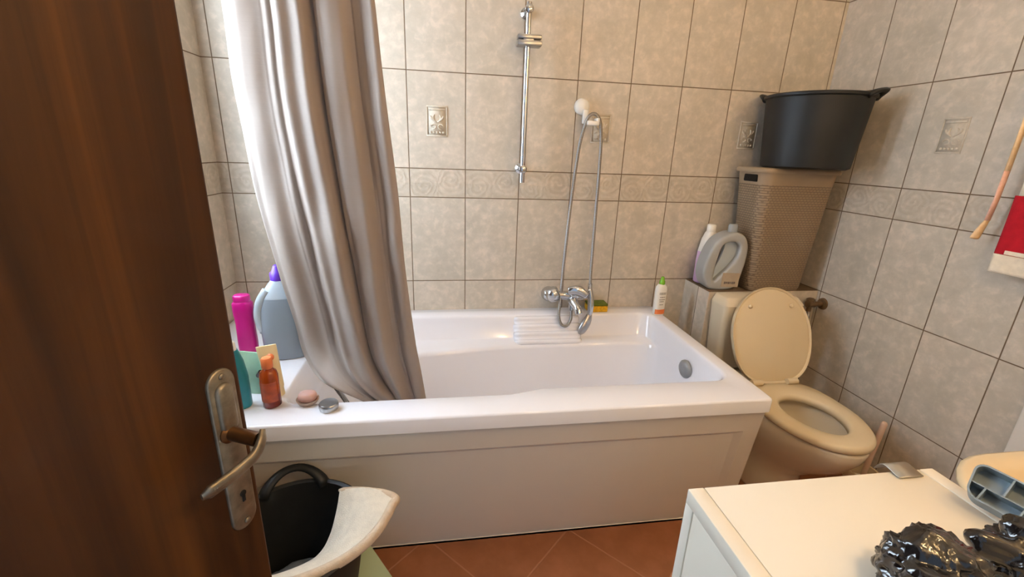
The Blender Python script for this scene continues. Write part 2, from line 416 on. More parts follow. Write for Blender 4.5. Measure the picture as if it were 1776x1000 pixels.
# relief tiles set into the second row (leaf motif in a frame)
def motif(parent, X, Y, Z):
    """X,Y,Z: origin + axes; plate 0.072 x 0.102, proud of the tile by 2 mm"""
    o, ux, n_ = X, Y, Z
    up = Vector((0, 0, 1)); mb = MB()
    Mx = Matrix((( ux.x, up.x, n_.x, o.x), (ux.y, up.y, n_.y, o.y), (ux.z, up.z, n_.z, o.z), (0, 0, 0, 1)))
    w, h = 0.036, 0.051
    mb.box(-w, w, -h, h, -0.001, 0.0008, M=Mx)
    for a in ((-w, w, h - .005, h), (-w, w, -h, -h + .005), (-w, -w + .004, -h + .005, h - .005), (w - .004, w, -h + .005, h - .005)):
        mb.box(*a, 0.0006, 0.003, 0.0008, 1, M=Mx)
    mb.box(-w + .007, w - .007, h - .015, h - .009, 0.0006, 0.0026, 0.0008, 1, M=Mx)
    for i in range(5):
        mb.lathe([(0.0045, 0.0005), (0.004, 0.0025), (0.0015, 0.0034)], 12, c=(-0.022 + 0.011 * i, -0.037, 0), M=Mx)
    for sx in (-1, 1):
        pts = [(sx * (0.002 + 0.020 * math.sin(t * 1.9)), -0.004 + 0.032 * t - 0.010 * t * t, 0.0012) for t in [k / 9 for k in range(10)]]
        mb.tube([Mx @ Vector(p_) for p_ in pts], [0.0015 + 0.0028 * math.sin(PI * k / 9) for k in range(10)], 8)
        pts = [(sx * (0.004 + 0.009 * math.sin(t * 2.6)), -0.004 + 0.026 * t, 0.0012) for t in [k / 9 for k in range(10)]]
        mb.tube([Mx @ Vector(p_) for p_ in pts], [0.0012 + 0.002 * math.sin(PI * k / 9) for k in range(10)], 8)
        pts = [(sx * (0.013 + 0.009 * math.cos(t * 5)), -0.018 + 0.008 * math.sin(t * 5), 0.0012) for t in [k / 11 for k in range(12)]]
        mb.tube([Mx @ Vector(p_) for p_ in pts], 0.0022, 8)
    mb.build('relief_tile', M['relief'], parent)
for x in (0.1, 0.7, 1.3): motif(wb, Vector((x, 0, 0.583)), Vector((1, 0, 0)), Vector((0, -1, 0)))
for y in (-0.497, -1.097): motif(wr, Vector((XR, y, 0.583)), Vector((0, -1, 0)), Vector((-1, 0, 0)))
# raised pencil lines above and below the border are only the joints; white end strip on the right wall
struct(MB().box(XR - 0.02, XR, -1.06, -0.885, FLOOR, -0.02, 0.004).build('trim_1', M['plaster'], smooth=False), 'white vertical strip on the right wall behind the basin')
# tiled ledge behind the toilet
struct(MB().box(1.135, XR, -0.18, 0, FLOOR, 0.0, 0.002, 1).build('wall_ledge', M['ledge'], smooth=False), 'tiled pipe ledge behind the toilet')

# ------------------------------------------------------------------ door (open, free edge near the bath)
TA = math.radians(24)
dd = Vector((math.sin(TA), math.cos(TA), 0)); dn = Vector((dd.y, -dd.x, 0)); E0 = Vector((-0.128, -1.146, 0))
DM = Matrix(((-dd.x, dn.x, 0, E0.x), (-dd.y, dn.y, 0, E0.y), (0, 0, 1, 0), (0, 0, 0, 1)))
door = struct(MB().box(0, 0.72, -0.038, 0, FLOOR + 0.008, 1.34, 0.003, 2).build('door_1', M['wood'], smooth=False), 'open walnut door at the left with a worn metal handle')
door.matrix_world = DM
def pill(x0, x1, z0, z1, y0, y1, bev, n=14):
    r = (x1 - x0) / 2; cx = (x0 + x1) / 2; out = []
    for i in range(n + 1): a = PI * i / n; out.append((cx + r * math.cos(a), z1 - r + r * math.sin(a)))
    for i in range(n + 1): a = PI + PI * i / n; out.append((cx + r * math.cos(a), z0 + r + r * math.sin(a)))
    mb = MB(); c = Vector((cx, 0, (z0 + z1) / 2))
    ring = lambda s_, y: [Vector((cx + (p_[0] - cx) * (1 - s_ / r), y, c.z + (p_[1] - c.z) * (1 - s_ / ((z1 - z0) / 2)))) for p_ in out]
    mb.loft([ring(0, y0), ring(0, y1 - bev), ring(bev * 0.4, y1 - bev * 0.3), ring(bev, y1)]); return mb
pl = pill(0.009, 0.045, 0.016, 0.243, -0.001, 0.004, 0.002).build('handle_plate', M['antique'], door, auto=40)
pill(0.0155, 0.0385, 0.160, 0.226, 0.003, 0.009, 0.004).build('plate_boss', M['antique'], pl, auto=40)
kh = MB().lathe([(0.0042, 0), (0.0042, 0.002)], 16, c=(0, 0, 0), M=Matrix.Translation((0.0255, 0.003, 0.068)) @ Matrix.Rotation(-PI / 2, 4, 'X'))
kh.box(0.0235, 0.0275, 0.003, 0.005, 0.056, 0.067); kh.build('keyhole', M['dark'], pl)
for z in (0.234, 0.026):
    MB().lathe([(0.004, 0), (0.0035, 0.0015), (0.001, 0.002)], 14, M=Matrix.Translation((0.026, 0.004, z)) @ Matrix.Rotation(-PI / 2, 4, 'X')).build('screw', M['antique'], pl)
lv = MB().lathe([(0.0125, 0.002), (0.0125, 0.006), (0.0085, 0.009), (0.0085, 0.047)], 22, M=Matrix.Translation((0.029, 0.0, 0.160)) @ Matrix.Rotation(-PI / 2, 4, 'X')).build('handle_spindle', M['bronze'], door, auto=40)
lp = cr([(0.024, 0.050, 0.172), (0.030, 0.053, 0.163), (0.043, 0.0545, 0.1515), (0.066, 0.053, 0.1465), (0.086, 0.050, 0.1445), (0.104, 0.0455, 0.142)], 26)
MB().tube(lp, [0.0055 + 0.005 * math.sin(min(1, k / 9) * PI / 2) if k < 24 else 0.0095 - 0.002 * (k - 23) for k in range(26)], 16, flat=0.5, up=(0, 0, 1)).build('lever', M['antique'], door, auto=50)

# ------------------------------------------------------------------ bathtub
tub = thing('bathtub', 'white acrylic bathtub along the tiled back wall', 'bathtub', (0.18, -0.37, FLOOR))
TO = Vector((0.18, -0.37, FLOOR))
def rel(mb, o): mb.v = [v - o for v in mb.v]; return mb
def sm(a, b, x): t = max(0, min(1, (x - a) / (b - a))); return t * t * (3 - 2 * t)
def shp(ring, frontstep=0.0, leftarm=0.0):
    out = []
    for v in ring:
        v = v.copy()
        if frontstep and v.y < -0.42: v.y += frontstep * sm(0.30, 0.37, v.x) * (1 - sm(-.62, -.42, v.y))
        if leftarm and v.y > -0.3: v.y -= leftarm * (1 - sm(-0.1, 0.42, v.x))
        out.append(v)
    return out
S_ = dict(arc=8, side=26)
R_ = lambda *a: rrect(*a, **S_)
rings = [R_(XL + .002, 1.0, -.745, -.001, .012, -.160), R_(XL + .002, 1.0, -.745, -.001, .012, -.126), R_(XL + .004, .998, -.743, -.002, .012, -.1215), R_(XL + .008, .994, -.739, -.004, .012, -.12),
         shp(R_(-.292, .957, -.660, -.072, .055, -.12), .022), shp(R_(-.287, .952, -.655, -.077, .055, -.1225), .022), shp(R_(-.283, .948, -.651, -.081, .055, -.129), .022), shp(R_(-.279, .944, -.647, -.084, .055, -.142), .02),
         shp(R_(-.262, .936, -.638, -.108, .06, -.200), .012), shp(R_(-.259, .935, -.637, -.112, .06, -.206), .012, .008),
         shp(R_(-.255, .933, -.636, -.150, .065, -.212), .012, .05), shp(R_(-.253, .932, -.635, -.157, .065, -.217), .01, .055), shp(R_(-.250, .930, -.633, -.161, .07, -.228), .01, .055),
         shp(R_(-.16, .90, -.60, -.20, .09, -.42), 0, .03), R_(-.13, .885, -.585, -.215, .10, -.46), R_(-.09, .86, -.56, -.24, .10, -.482), R_(.0, .8, -.48, -.30, .08, -.488)]
rel(MB().loft(rings, cap0=False), TO).build('tub_shell', M['acrylic'], tub)
# four moulded steps under the mixer (soap rest)
rd = MB(); x0, x1 = 0.385, 0.655
prof = []
for k in range(4):
    ya, za = -0.080 - 0.0185 * k, -0.1235 - 0.0250 * k
    prof += [(ya, za - 0.010), (ya - 0.001, za - 0.0025), (ya - 0.004, za), (ya - 0.0125, za), (ya - 0.0175, za - 0.004), (ya - 0.0185, za - 0.010)]
prof += [(-0.154, -0.216), (-0.12, -0.228), (-0.09, -0.21), (-0.075, -0.14)]
nseg = 24; rg = []
for i in range(nseg + 1):
    t = i / nseg; x = x0 + (x1 - x0) * t
    e = math.sqrt(max(0, 1 - (1 - min(1, t * 12)) ** 2)) * math.sqrt(max(0, 1 - (1 - min(1, (1 - t) * 12)) ** 2))
    rg.append([Vector((x, a + 0.018 * (1 - e), b - 0.010 * (1 - e))) for a, b in prof])
rel(rd.loft(rg), TO).build('soap_ledge', M['acrylic'], tub)
# front panel, slightly leaning, with a recessed field
def pnl(x, s, off=0.0):    # s 0 top .. 1 bottom
    flare = 0.05 * s if x > 0.9 else (0.0)
    return Vector((x + flare, -0.733 + 0.111 * s - off, -0.160 + (FLOOR + 0.160) * s))
fp = MB()
xs0, xs1, i0, i1 = XL + 0.004, 0.994, XL + 0.10, 0.945
s0, s1 = 0.165, 1.0
def q(pts, off):
    return [pnl(x, s, off) for x, s in pts]
outer = [(xs0, 0), (xs1, 0), (xs1, 1), (xs0, 1)]; inn = [(i0, s0), (i1, s0), (i1, s1), (i0, s1)]; inn2 = [(i0 + .02, s0 + .03), (i1 - .02, s0 + .03), (i1 - .02, s1), (i0 + .02, s1)]
vs = q(outer, -0.022) + q(outer, 0.0) + q(inn, 0.0) + q(inn2, -0.009)
fs = [(0, 1, 5, 4), (1, 2, 6, 5), (2, 3, 7, 6), (3, 0, 4, 7), (4, 5, 9, 8), (5, 6, 10, 9), (6, 7, 11, 10), (7, 4, 8, 11), (8, 9, 13, 12), (9, 10, 14, 13), (10, 11, 15, 14), (11, 8, 12, 15), (12, 13, 14, 15), (3, 2, 1, 0)]
rel(fp.add(vs, fs), TO).build('front_panel', M['panel'], tub, smooth=False, bevel=0.0025)
sp_ = MB().add([(0.985, -0.70, -0.16), (0.985, -0.02, -0.16), (0.985, -0.02, FLOOR), (1.02, -0.605, FLOOR), (0.975, -0.70, -0.16), (0.975, -0.02, -0.16), (0.975, -0.02, FLOOR), (1.01, -0.605, FLOOR)],
               [(0, 1, 2, 3), (7, 6, 5, 4), (0, 4, 5, 1), (1, 5, 6, 2), (2, 6, 7, 3), (3, 7, 4, 0)])
rel(sp_, TO).build('side_panel', M['panel'], tub, smooth=False)
ov = MB().lathe([(0.030, 0.0), (0.032, 0.004), (0.031, 0.012), (0.026, 0.017), (0.010, 0.019), (0.001, 0.019)], 32, M=Matrix.Translation((0.9375, -0.425, -0.195)) @ Matrix.Rotation(-PI / 2 - 0.06, 4, 'Y'))
rel(ov, TO).build('overflow_knob', M['overflow'], tub)

# ------------------------------------------------------------------ shower curtain on a rod
def poly(tab, t):
    for (a, va), (b, vb) in zip(tab, tab[1:]):
        if t <= b: u = (t - a) / (b - a); return np.array(va) + (np.array(vb) - np.array(va)) * u
    return np.array(tab[-1][1])
NV = 150; NU = 200
Lk = cr([(-.325, -.60, 1.19), (-.318, -.60, .95), (-.310, -.60, .757), (-.311, -.60, .612), (-.302, -.60, .475), (-.290, -.60, .339), (-.270, -.60, .204), (-.252, -.58, .064), (-.240, -.57, -.040), (-.200, -.565, -.125), (-.10, -.56, -.185)], NV)
Rk = cr([(-.045, -.60, 1.19), (-.03, -.60, .95), (-.014, -.60, .779), (-.004, -.60, .640), (.006, -.60, .52), (.016, -.60, .397), (.022, -.60, .29), (.028, -.60, .188), (.043, -.58, .008), (.056, -.575, -.09), (.07, -.57, -.21)], NV)
def pleat(s, t):
    ph = s + 0.025 * math.sin(3.2 * t + 5 * s) * t
    a = math.sin(2 * PI * (3.6 * ph + 0.22)); a = math.copysign(abs(a) ** 0.75, a)
    b = math.sin(2 * PI * (8.3 * ph + 0.6 + 0.25 * t)) * 0.32 + math.sin(2 * PI * (14.0 * ph + 0.9 * t)) * 0.10
    return a + b
vs, fs = [], []
for j in range(NV):
    t = j / (NV - 1); L, Rr_ = Lk[j], Rk[j]
    amp = 0.026 * (1 - 0.35 * sm(0.75, 1, t)) * (0.75 + 0.25 * sm(0, .15, t))
    for i in range(NU):
        s = i / (NU - 1); p_ = L + (Rr_ - L) * s
        back = 0.165 * max(0.0, 1 - s / 0.52) ** 1.2 * (1 - sm(.76, .95, t))      # the left edge swings back towards the wall
        k_ = (p_[1] + back - CAMV.y) / (p_[1] - CAMV.y); p_ = np.array(CAMV) + (p_ - np.array(CAMV)) * k_
        sag = 0.0
        nz = noise.noise(Vector((s * 5, t * 7, 1.3))) * 0.010 + noise.noise(Vector((s * 14, t * 10 + s * 6, 4.1))) * 0.004 * (0.4 + t)
        edge = 1.0
        d = pleat(s, t) * amp * (1 - 0.55 * sm(0.55, 0.8, s)) * (0.62 + 0.38 * sm(0.22, 0.48, s)) + nz
        vs.append((p_[0] + 0.35 * amp * math.cos(2 * PI * (3.6 * s + 0.22)) * min(1, 8 * s, 8 * (1 - s)), max(p_[1] + d, -0.628 - 0.03 * (1 - sm(0.6, .8, t))), p_[2] + sag))
for j in range(NV - 1):
    for i in range(NU - 1):
        k = j * NU + i; fs.append((k, k + 1, k + NU + 1, k + NU))
cur = mesh('shower_curtain', vs, fs, M['curtain'])
tag(cur, 'taupe satin shower curtain gathered at the left, hem hanging inside the bathtub', 'curtain')
so = cur.modifiers.new('thick', 'SOLIDIFY'); so.thickness = 0.0012
rod = MB().tube([(XL, -0.6, 1.205), (XR, -0.6, 1.205)], 0.011, 16)
tag(rod.build('curtain_rod', M['white_plastic']), 'white rod across the room holding the shower curtain', 'rod')

# ------------------------------------------------------------------ shower rail
sr = thing('shower_rail', 'chrome vertical shower riser rail with empty slider on the back wall', 'shower rail', (0.402, 0, 0.38))
O = Vector((0.402, 0, 0.38))
rel(MB().tube([(0.402, -0.055, 0.385), (0.402, -0.055, 0.955)], 0.0095, 20), O).build('rail', M['chrome'], sr, auto=40)
for z in (0.935, 0.432):
    mb = MB().lathe([(0.019, 0.0), (0.019, 0.006), (0.012, 0.012), (0.0105, 0.045), (0.014, 0.052), (0.014, 0.066), (0.009, 0.070)], 24, M=Matrix.Translation((0.402, 0, z)) @ Matrix.Rotation(PI / 2, 4, 'X'))
    rel(mb, O).build('wall_bracket', M['chrome'], sr, auto=40)
mb = MB().box(0.365, 0.447, -0.079, -0.034, 0.826, 0.842, 0.004).box(0.366, 0.446, -0.077, -0.038, 0.846, 0.860, 0.004).box(0.384, 0.420, -0.074, -0.036, 0.838, 0.850, 0.003)
rel(mb, O).build('slider', M['dullchrome'], sr, auto=40)

# ------------------------------------------------------------------ suction hook holding the hose
hk = thing('suction_hook', 'white plastic suction hook on the back wall carrying the shower hose', 'hook', (0.622, 0, 0.63))
O = Vector((0.622, 0, 0.63))
rel(MB().lathe([(0.027, 0.0), (0.029, 0.004), (0.026, 0.013), (0.018, 0.020), (0.004, 0.023)], 32, M=Matrix.Translation((0.620, 0, 0.655)) @ Matrix.Rotation(PI / 2, 4, 'X')), O).build('suction_disc', M['white_plastic'], hk)
rel(MB().box(0.620, 0.640, -0.030, -0.016, 0.596, 0.645, 0.004), O).build('hook_arm', M['white_plastic'], hk, auto=40)
rel(MB().box(0.626, 0.672, -0.068, -0.022, 0.590, 0.606, 0.005).box(0.660, 0.672, -0.068, -0.03, 0.600, 0.616, 0.004), O).build('hook_cradle', M['white_plastic'], hk, auto=40)

# ------------------------------------------------------------------ bath mixer
mx = thing('bath_mixer', 'chrome bath mixer tap on the back wall above the soap ledge', 'tap', (0.60, 0, -0.06))
O = Vector((0.60, 0, -0.06)); RX = Matrix.Rotation(PI / 2, 4, 'X')
for x in (0.540, 0.668):
    rel(MB().lathe([(0.031, 0), (0.031, 0.004), (0.027, 0.02), (0.019, 0.032), (0.013, 0.034), (0.013, 0.06)], 30, M=Matrix.Translation((x, 0, -0.058)) @ RX), O).build('wall_flange', M['chrome'], mx, auto=50)
b = MB().tube([(0.522, -0.078, -0.038), (0.528, -0.078, -0.038), (0.55, -0.078, -0.038), (0.565, -0.078, -0.04), (0.60, -0.078, -0.042), (0.65, -0.078, -0.042), (0.682, -0.078, -0.04), (0.688, -0.078, -0.04)], [0.012, 0.022, 0.022, 0.0165, 0.019, 0.019, 0.019, 0.012], 24)
rel(b, O).build('mixer_body', M['chrome'], mx, auto=60)
kn = MB().lathe([(0.024, -0.012), (0.030, -0.002), (0.0315, 0.012), (0.028, 0.026), (0.018, 0.034), (0.002, 0.036)], 28, M=Matrix.Translation((0.548, -0.080, -0.032)) @ Matrix.Rotation(-PI / 2 - 0.35, 4, 'Y'))
rel(kn, O).build('diverter_knob', M['chrome'], mx)
cart = MB().lathe([(0.023, 0), (0.024, 0.02), (0.021, 0.03), (0.004, 0.034)], 28, M=Matrix.Translation((0.625, -0.08, -0.040)) @ Matrix.Rotation(0.9, 4, 'X'))
rel(cart, O).build('cartridge_dome', M['chrome'], mx)
lv = MB().tube(cr([(0.594, -0.098, -0.018), (0.618, -0.104, -0.014), (0.642, -0.110, -0.020), (0.664, -0.118, -0.034)], 16), [0.015 + 0.006 * math.sin(PI * k / 15) for k in range(16)], 16, flat=0.6)
rel(lv, O).build('mixer_lever', M['chrome'], mx)
spt = MB().tube(cr([(0.612, -0.088, -0.052), (0.618, -0.112, -0.064), (0.626, -0.134, -0.078), (0.630, -0.146, -0.098)], 14), [0.017, 0.017, 0.0168, 0.0165, 0.016, 0.0155, 0.015, 0.015, 0.015, 0.015, 0.015, 0.015, 0.0155, 0.0155], 20)
rel(spt, O).build('spout', M['chrome'], mx)
rel(MB().tube([(0.612, -0.088, -0.055), (0.612, -0.094, -0.090), (0.613, -0.098, -0.098)], 0.0105, 16), O).build('hose_outlet', M['chrome'], mx, auto=50)
hp = cr([(.613, -.098, -.098), (.607, -.118, -.128), (.590, -.128, -.150), (.570, -.124, -.146), (.560, -.112, -.115), (.567, -.090, -.057), (.579, -.062, .098), (.592, -.052, .318), (.606, -.052, .505), (.620, -.056, .585), (.636, -.054, .622), (.658, -.054, .628), (.677, -.052, .604), (.688, -.05, .54), (.691, -.05, .44), (.693, -.05, .255), (.688, -.07, .078), (.682, -.095, .0)], 160)
tag(MB().tube(hp, 0.0058, 12).build('shower_hose', M['hosemetal']), 'chrome flexible shower hose looped over the white hook', 'hose')
hs = thing('hand_shower', 'chrome hand shower dangling from the hose beside the mixer', 'hand shower', (.682, -.095, 0))
O = Vector((.682, -.095, 0))
rel(MB().tube([(.682, -.095, .012), (.682, -.096, -.012)], 0.0085, 14), O).build('hose_nut', M['chrome'], hs, auto=50)
rel(MB().tube(cr([(.682, -.096, -.010), (.686, -.103, -.045), (.687, -.110, -.085), (.681, -.116, -.115)], 18), [0.009 + 0.0035 * math.sin(PI * k / 17) for k in range(18)], 16), O).build('shower_handle', M['chrome'], hs)
hd = MB().tube(cr([(.683, -.115, -.108), (.674, -.120, -.135), (.658, -.127, -.160), (.642, -.133, -.185)], 14), [0.0115, .013, .015, .017, .0185, .0195, .020, .0205, .0205, .020, .019, .017, .013, .006], 20, flat=0.7, up=(0.8, 0.3, 0.5))
rel(hd, O).build('spray_head', M['dullchrome'], hs)

# ------------------------------------------------------------------ sponge, white bottle
spg = thing('sponge', 'yellow kitchen sponge with green scourer on the back rim of the bath', 'sponge', (0.735, -0.04, RIM), 0.0)
MB().box(-0.041, 0.041, -0.028, 0.028, 0.0, 0.026, 0.004).build('foam', M['sponge'], spg, auto=50)
MB().box(-0.041, 0.041, -0.028, 0.028, 0.026, 0.035, 0.003).build('scourer', M['scourer'], spg, auto=50)
def ebottle(prof, name, mat, parent, e=2.6, n=40):
    """prof: (z, rx, ry)"""
    return MB().loft([sellipse(0, 0, rx, ry, z, e, n) for z, rx, ry in prof]).build(name, mat, parent, auto=60)
wb_ = thing('cream_bottle', 'white bottle with lime green cap at the right corner of the bath rim', 'bottle', (0.978, -0.10, RIM), 0.15)
ebottle([(0, .021, .014), (.002, .023, .016), (.02, .0235, .0165), (.105, .0235, .0165), (.118, .021, .015), (.126, .014, .012), (.130, .010, .010)], 'bottle_body', M['white_plastic'], wb_)
ebottle([(.128, .0115, .0115), (.142, .011, .011), (.145, .008, .008), (.156, .0065, .0065), (.159, .004, .004)], 'cap', M['limecap'], wb_, 2.0, 24)
def patch(rx, ry, a0, a1, z0, z1, e, name, mat, parent, d=0.0008, n=14):
    vs, fs = [], []
    for k, z in enumerate((z0, z1)):
        for i in range(n):
            a = math.radians(a0 + (a1 - a0) * i / (n - 1)); c, s_ = math.cos(a), math.sin(a)
            vs.append(((rx + d) * math.copysign(abs(c) ** (2 / e), c), (ry + d) * math.copysign(abs(s_) ** (2 / e), s_), z))
    for i in range(n - 1): fs.append((i, i + 1, n + i + 1, n + i))
    return mesh(name, vs, fs, mat, parent)
patch(.0235, .0165, 205, 335, .006, .026, 2.6, 'orange_band', M['orange'], wb_)
pr = MB()
for z, a, b_ in ((.094, 235, 300), (.089, 235, 300), (.076, 245, 290), (.066, 240, 296), (.058, 246, 286), (.045, 250, 285)):
    for k in range(int((b_ - a) / 9)):
        aa = math.radians(a + 9 * k + 2); bb = math.radians(a + 9 * k + 8)
        P = [(.0246 * math.copysign(abs(math.cos(t)) ** (2 / 2.6), math.cos(t)), .0176 * math.copysign(abs(math.sin(t)) ** (2 / 2.6), math.sin(t))) for t in (aa, bb)]
        pr.add([(P[0][0], P[0][1], z), (P[1][0], P[1][1], z), (P[1][0], P[1][1], z + .0032), (P[0][0], P[0][1], z + .0032)], [(0, 1, 2, 3)])
pr.build('printed_lines', M['label_print'], wb_, smooth=False)

# ------------------------------------------------------------------ detergents on the ledge
def smoothloop(pts, n=90):
    P = pts + pts[:3]; out = []
    Q = [np.array(p_, float) for p_ in pts]; m = len(Q)
    for k in range(n):
        u = k / n * m; i = int(u); t = u - i
        a, b, c, d = (Q[(i - 1) % m], Q[i % m], Q[(i + 1) % m], Q[(i + 2) % m])
        v = 0.5 * (2 * b + (c - a) * t + (2 * a - 5 * b + 4 * c - d) * t * t + (3 * b - a - 3 * c + d) * t ** 3); out.append((v[0], v[1]))
    return out
jug = thing('detergent_jug', 'grey detergent jug with handle hole on the ledge beside the hamper', 'detergent bottle', (1.196, -0.125, 0.001), math.radians(-6))
jx = lambda p_: ((p_[0] - 1245) * .00193, (502 - p_[1]) * .00205)
oc = [(1207, 482), (1204, 464), (1209, 438), (1220, 412), (1237, 398), (1258, 392), (1276, 398), (1286, 416), (1287, 442), (1284, 466), (1280, 484), (1270, 498), (1250, 502), (1232, 502), (1216, 497)]
hc = [(1241, 411), (1258, 408), (1270, 416), (1270, 436), (1257, 457), (1241, 474), (1228, 486), (1226, 468), (1228, 442), (1232, 422)]
JB = .011
def inset(loop, d):
    P = [np.array(p_) for p_ in loop]; n = len(P); out = []
    ar = sum(P[i][0] * P[(i + 1) % n][1] - P[(i + 1) % n][0] * P[i][1] for i in range(n)); sg = 1 if ar > 0 else -1
    for i in range(n):
        t_ = P[(i + 1) % n] - P[i - 1]; t_ = t_ / max(1e-9, np.linalg.norm(t_)); out.append(tuple(P[i] + d * sg * np.array((-t_[1], t_[0]))))
    return out
out_ = inset(smoothloop([jx(p_) for p_ in oc], 70), JB * .9); hol_ = inset(smoothloop([jx(p_) for p_ in hc], 60), -JB * .8)
jb = curve2d('jug_body', out_, [hol_], 0.028, JB, M['greyplastic'], jug); jb.rotation_euler = (PI / 2, 0, 0)
for v in jb.data.vertices: v.co.y = max(v.co.y, 0.0)
rc = smoothloop([jx(p_) for p_ in [(1247, 404), (1262, 404), (1276, 412), (1276, 438), (1262, 462), (1244, 480), (1224, 494), (1226, 478), (1238, 452), (1246, 424)]], 60)
gr = curve2d('grip_recess', rc, [], 0.004, 0.003, M['lightgrey'], jug); gr.rotation_euler = (PI / 2, 0, 0); gr.location = (0, -.006, 0)
MB().lathe([(.0205, .205), (.0205, .216), (.0180, .219), (.0175, .236), (.0175, .248), (.014, .255), (.004, .256)], 28, c=(.026, 0, 0)).build('cap', M['clearcap'], jug, auto=50)
lb = MB().box(-.002, .066, -.0400, -.0385, .014, .070, 0.0).build('label', M['brownlabel'], jug, smooth=False)
lt = MB()
for k, (x, w) in enumerate(((.0, .007), (.0085, .005), (.015, .008), (.0245, .004), (.030, .007), (.0385, .006))):
    lt.box(x + .008, x + w + .008, -.0408, -.0398, .026 + .001 * (k % 2), .035, 0.0)
lt.build('label_lettering', M['label_print'], lb, smooth=False)
pj = thing('softener_bottle', 'pale pink and white softener bottle half hidden behind the grey jug', 'detergent bottle', (1.186, -0.046, 0.001), 0.2)
ebottle([(0, .035, .026), (.004, .040, .030), (.09, .041, .031), (.13, .039, .030)], 'bottle_body', M['pink'], pj)
ebottle([(.13, .039, .030), (.18, .030, .026), (.205, .020, .02), (.212, .016, .016)], 'bottle_neck', M['white_plastic'], pj)
ebottle([(.210, .017, .017), (.236, .017, .017), (.240, .014, .014)], 'cap', M['white_plastic'], pj, 2.0, 24)

# ------------------------------------------------------------------ hamper + rubber trug on it
hm = thing('laundry_hamper', 'tall taupe woven plastic laundry hamper standing on the ledge in the corner', 'hamper', (1.415, -0.115, 0.0))
def hr(x0, x1, y0, y1, r, z): return rrect(x0 - 1.415, x1 - 1.415, y0 + .115, y1 + .115, r, z, 6, 6)
hb = MB().loft([hr(1.305, 1.532, -.178, -.05, .03, 0.001), hr(1.300, 1.537, -.182, -.047, .034, .012), hr(1.262, 1.562, -.200, -.032, .036, .40), hr(1.256, 1.568, -.203, -.029, .036, .458)])
hb.build('hamper_body', M['wicker'], hm, auto=50)
M['taupe'] = simple('taupe_plastic', (156, 136, 112), 0.4, var=0.03)
hl = MB().loft([hr(1.249, 1.575, -.209, -.024, .036, .450), hr(1.246, 1.578, -.211, -.022, .038, .454), hr(1.246, 1.578, -.211, -.022, .038, .462), hr(1.252, 1.572, -.206, -.027, .036, .468)])
hl.build('hamper_lid', M['taupe'], hm, auto=50)
ho = MB().box(-.010, .010, -.0305, .0305, -.012, .012, 0.006, 3, M=Matrix.Translation((1.2575 - 1.415, -.110 + .115, .415)))
ho = MB().box(-.1605, -.150, -.048, .026, .417, .443, 0.004, 2)
ho.build('grip_opening', M['dark'], hm, auto=50)

def trug(name, label, loc, r0, r1, h, ang, mat, rise2=.042, group=None, span=.95, rise1=.042, outw=.016):
    o = thing(name, label, 'bucket', loc, ang, group)
    prof = [(r0 - .012, 0.0), (r0, .006), (r0 + (r1 - r0) * .5, h * .5), (r1 - .002, h - .014), (r1 + .005, h - .010), (r1 + .006, h - .003), (r1 + .001, h), (r1 - .006, h - .004), (r0 + (r1 - r0) * .5 - .007, h * .5), (r0 - .008, .010), (r0 - .03, .008)]
    MB().lathe(prof, 64).build('bucket_wall', mat, o, auto=50)
    for s, rise in ((0, rise1), (PI, rise2)):
        pts = []
        for k in range(17):
            u = k / 16; a = (u - 0.5) * span
            pts.append(((r1 - .004 + outw * math.sin(PI * u)) * math.cos(a + s), (r1 - .004 + outw * math.sin(PI * u)) * math.sin(a + s), h - .012 + rise * math.sin(PI * u) ** 0.7))
        MB().tube(pts, [0.010 - 0.0035 * math.sin(PI * k / 16) for k in range(17)], 12, flat=1.5).build('handle', mat, o)
    return o
trug('rubber_trug', 'black flexible rubber tub with two loop handles on top of the hamper', (1.420, -0.178, 0.469), .140, .163, .245, math.radians(122), M['rubber'], .020, None, .62, .022, .026)

# ------------------------------------------------------------------ toilet
to = thing('toilet', 'cream ceramic toilet with raised seat lid between the bath and right wall', 'toilet', (1.29, -0.5, FLOOR))
O = Vector((1.29, -0.5, FLOOR)); tx = 1.285
ZR = -0.300
bowl = [egg(tx, -.48, .085, .15, .17, FLOOR, e=2.6), egg(tx, -.48, .088, .155, .172, FLOOR + .012, e=2.6), egg(tx, -.48, .078, .125, .165, -.57, e=2.6), egg(tx, -.48, .078, .118, .165, -.52, e=2.6), egg(tx, -.50, .098, .165, .18, -.46, e=2.6), egg(tx, -.52, .122, .215, .20, -.40, e=2.6),
        egg(tx, -.54, .136, .232, .21, -.345, e=3), egg(tx, -.55, .140, .232, .215, -.310, e=3), egg(tx, -.55, .137, .228, .212, ZR, e=3),
        egg(tx, -.575, .098, .165, .125, ZR), egg(tx, -.575, .092, .158, .118, -.315), egg(tx, -.57, .085, .14, .105, -.37), egg(tx, -.56, .055, .08, .07, -.43), egg(tx, -.55, .03, .04, .04, -.47)]
rel(MB().loft(bowl), O).build('bowl', M['ceramic'], to)
wtr = MB().loft([egg(tx, -.56, .058, .085, .074, -.426), egg(tx, -.56, .02, .03, .03, -.4258)], cap0=False)
M['water'] = simple('toilet_water', (196, 190, 168), 0.03, var=0.01, trans=0.3, ior=1.33)
rel(wtr, O).build('water', M['water'], to)
st = MB().loft([egg(tx, -.585, .143, .196, .182, -.297, e=3.2), egg(tx, -.585, .147, .200, .186, -.290, e=3.2), egg(tx, -.585, .146, .199, .186, -.279, e=3.2), egg(tx, -.585, .138, .190, .178, -.271, e=3.2),
                egg(tx, -.595, .092, .128, .108, -.271), egg(tx, -.595, .084, .119, .099, -.277), egg(tx, -.595, .082, .117, .097, -.296)], cap0=False, cap1=False)
v = st.v; n_ = 48; k = len(v)
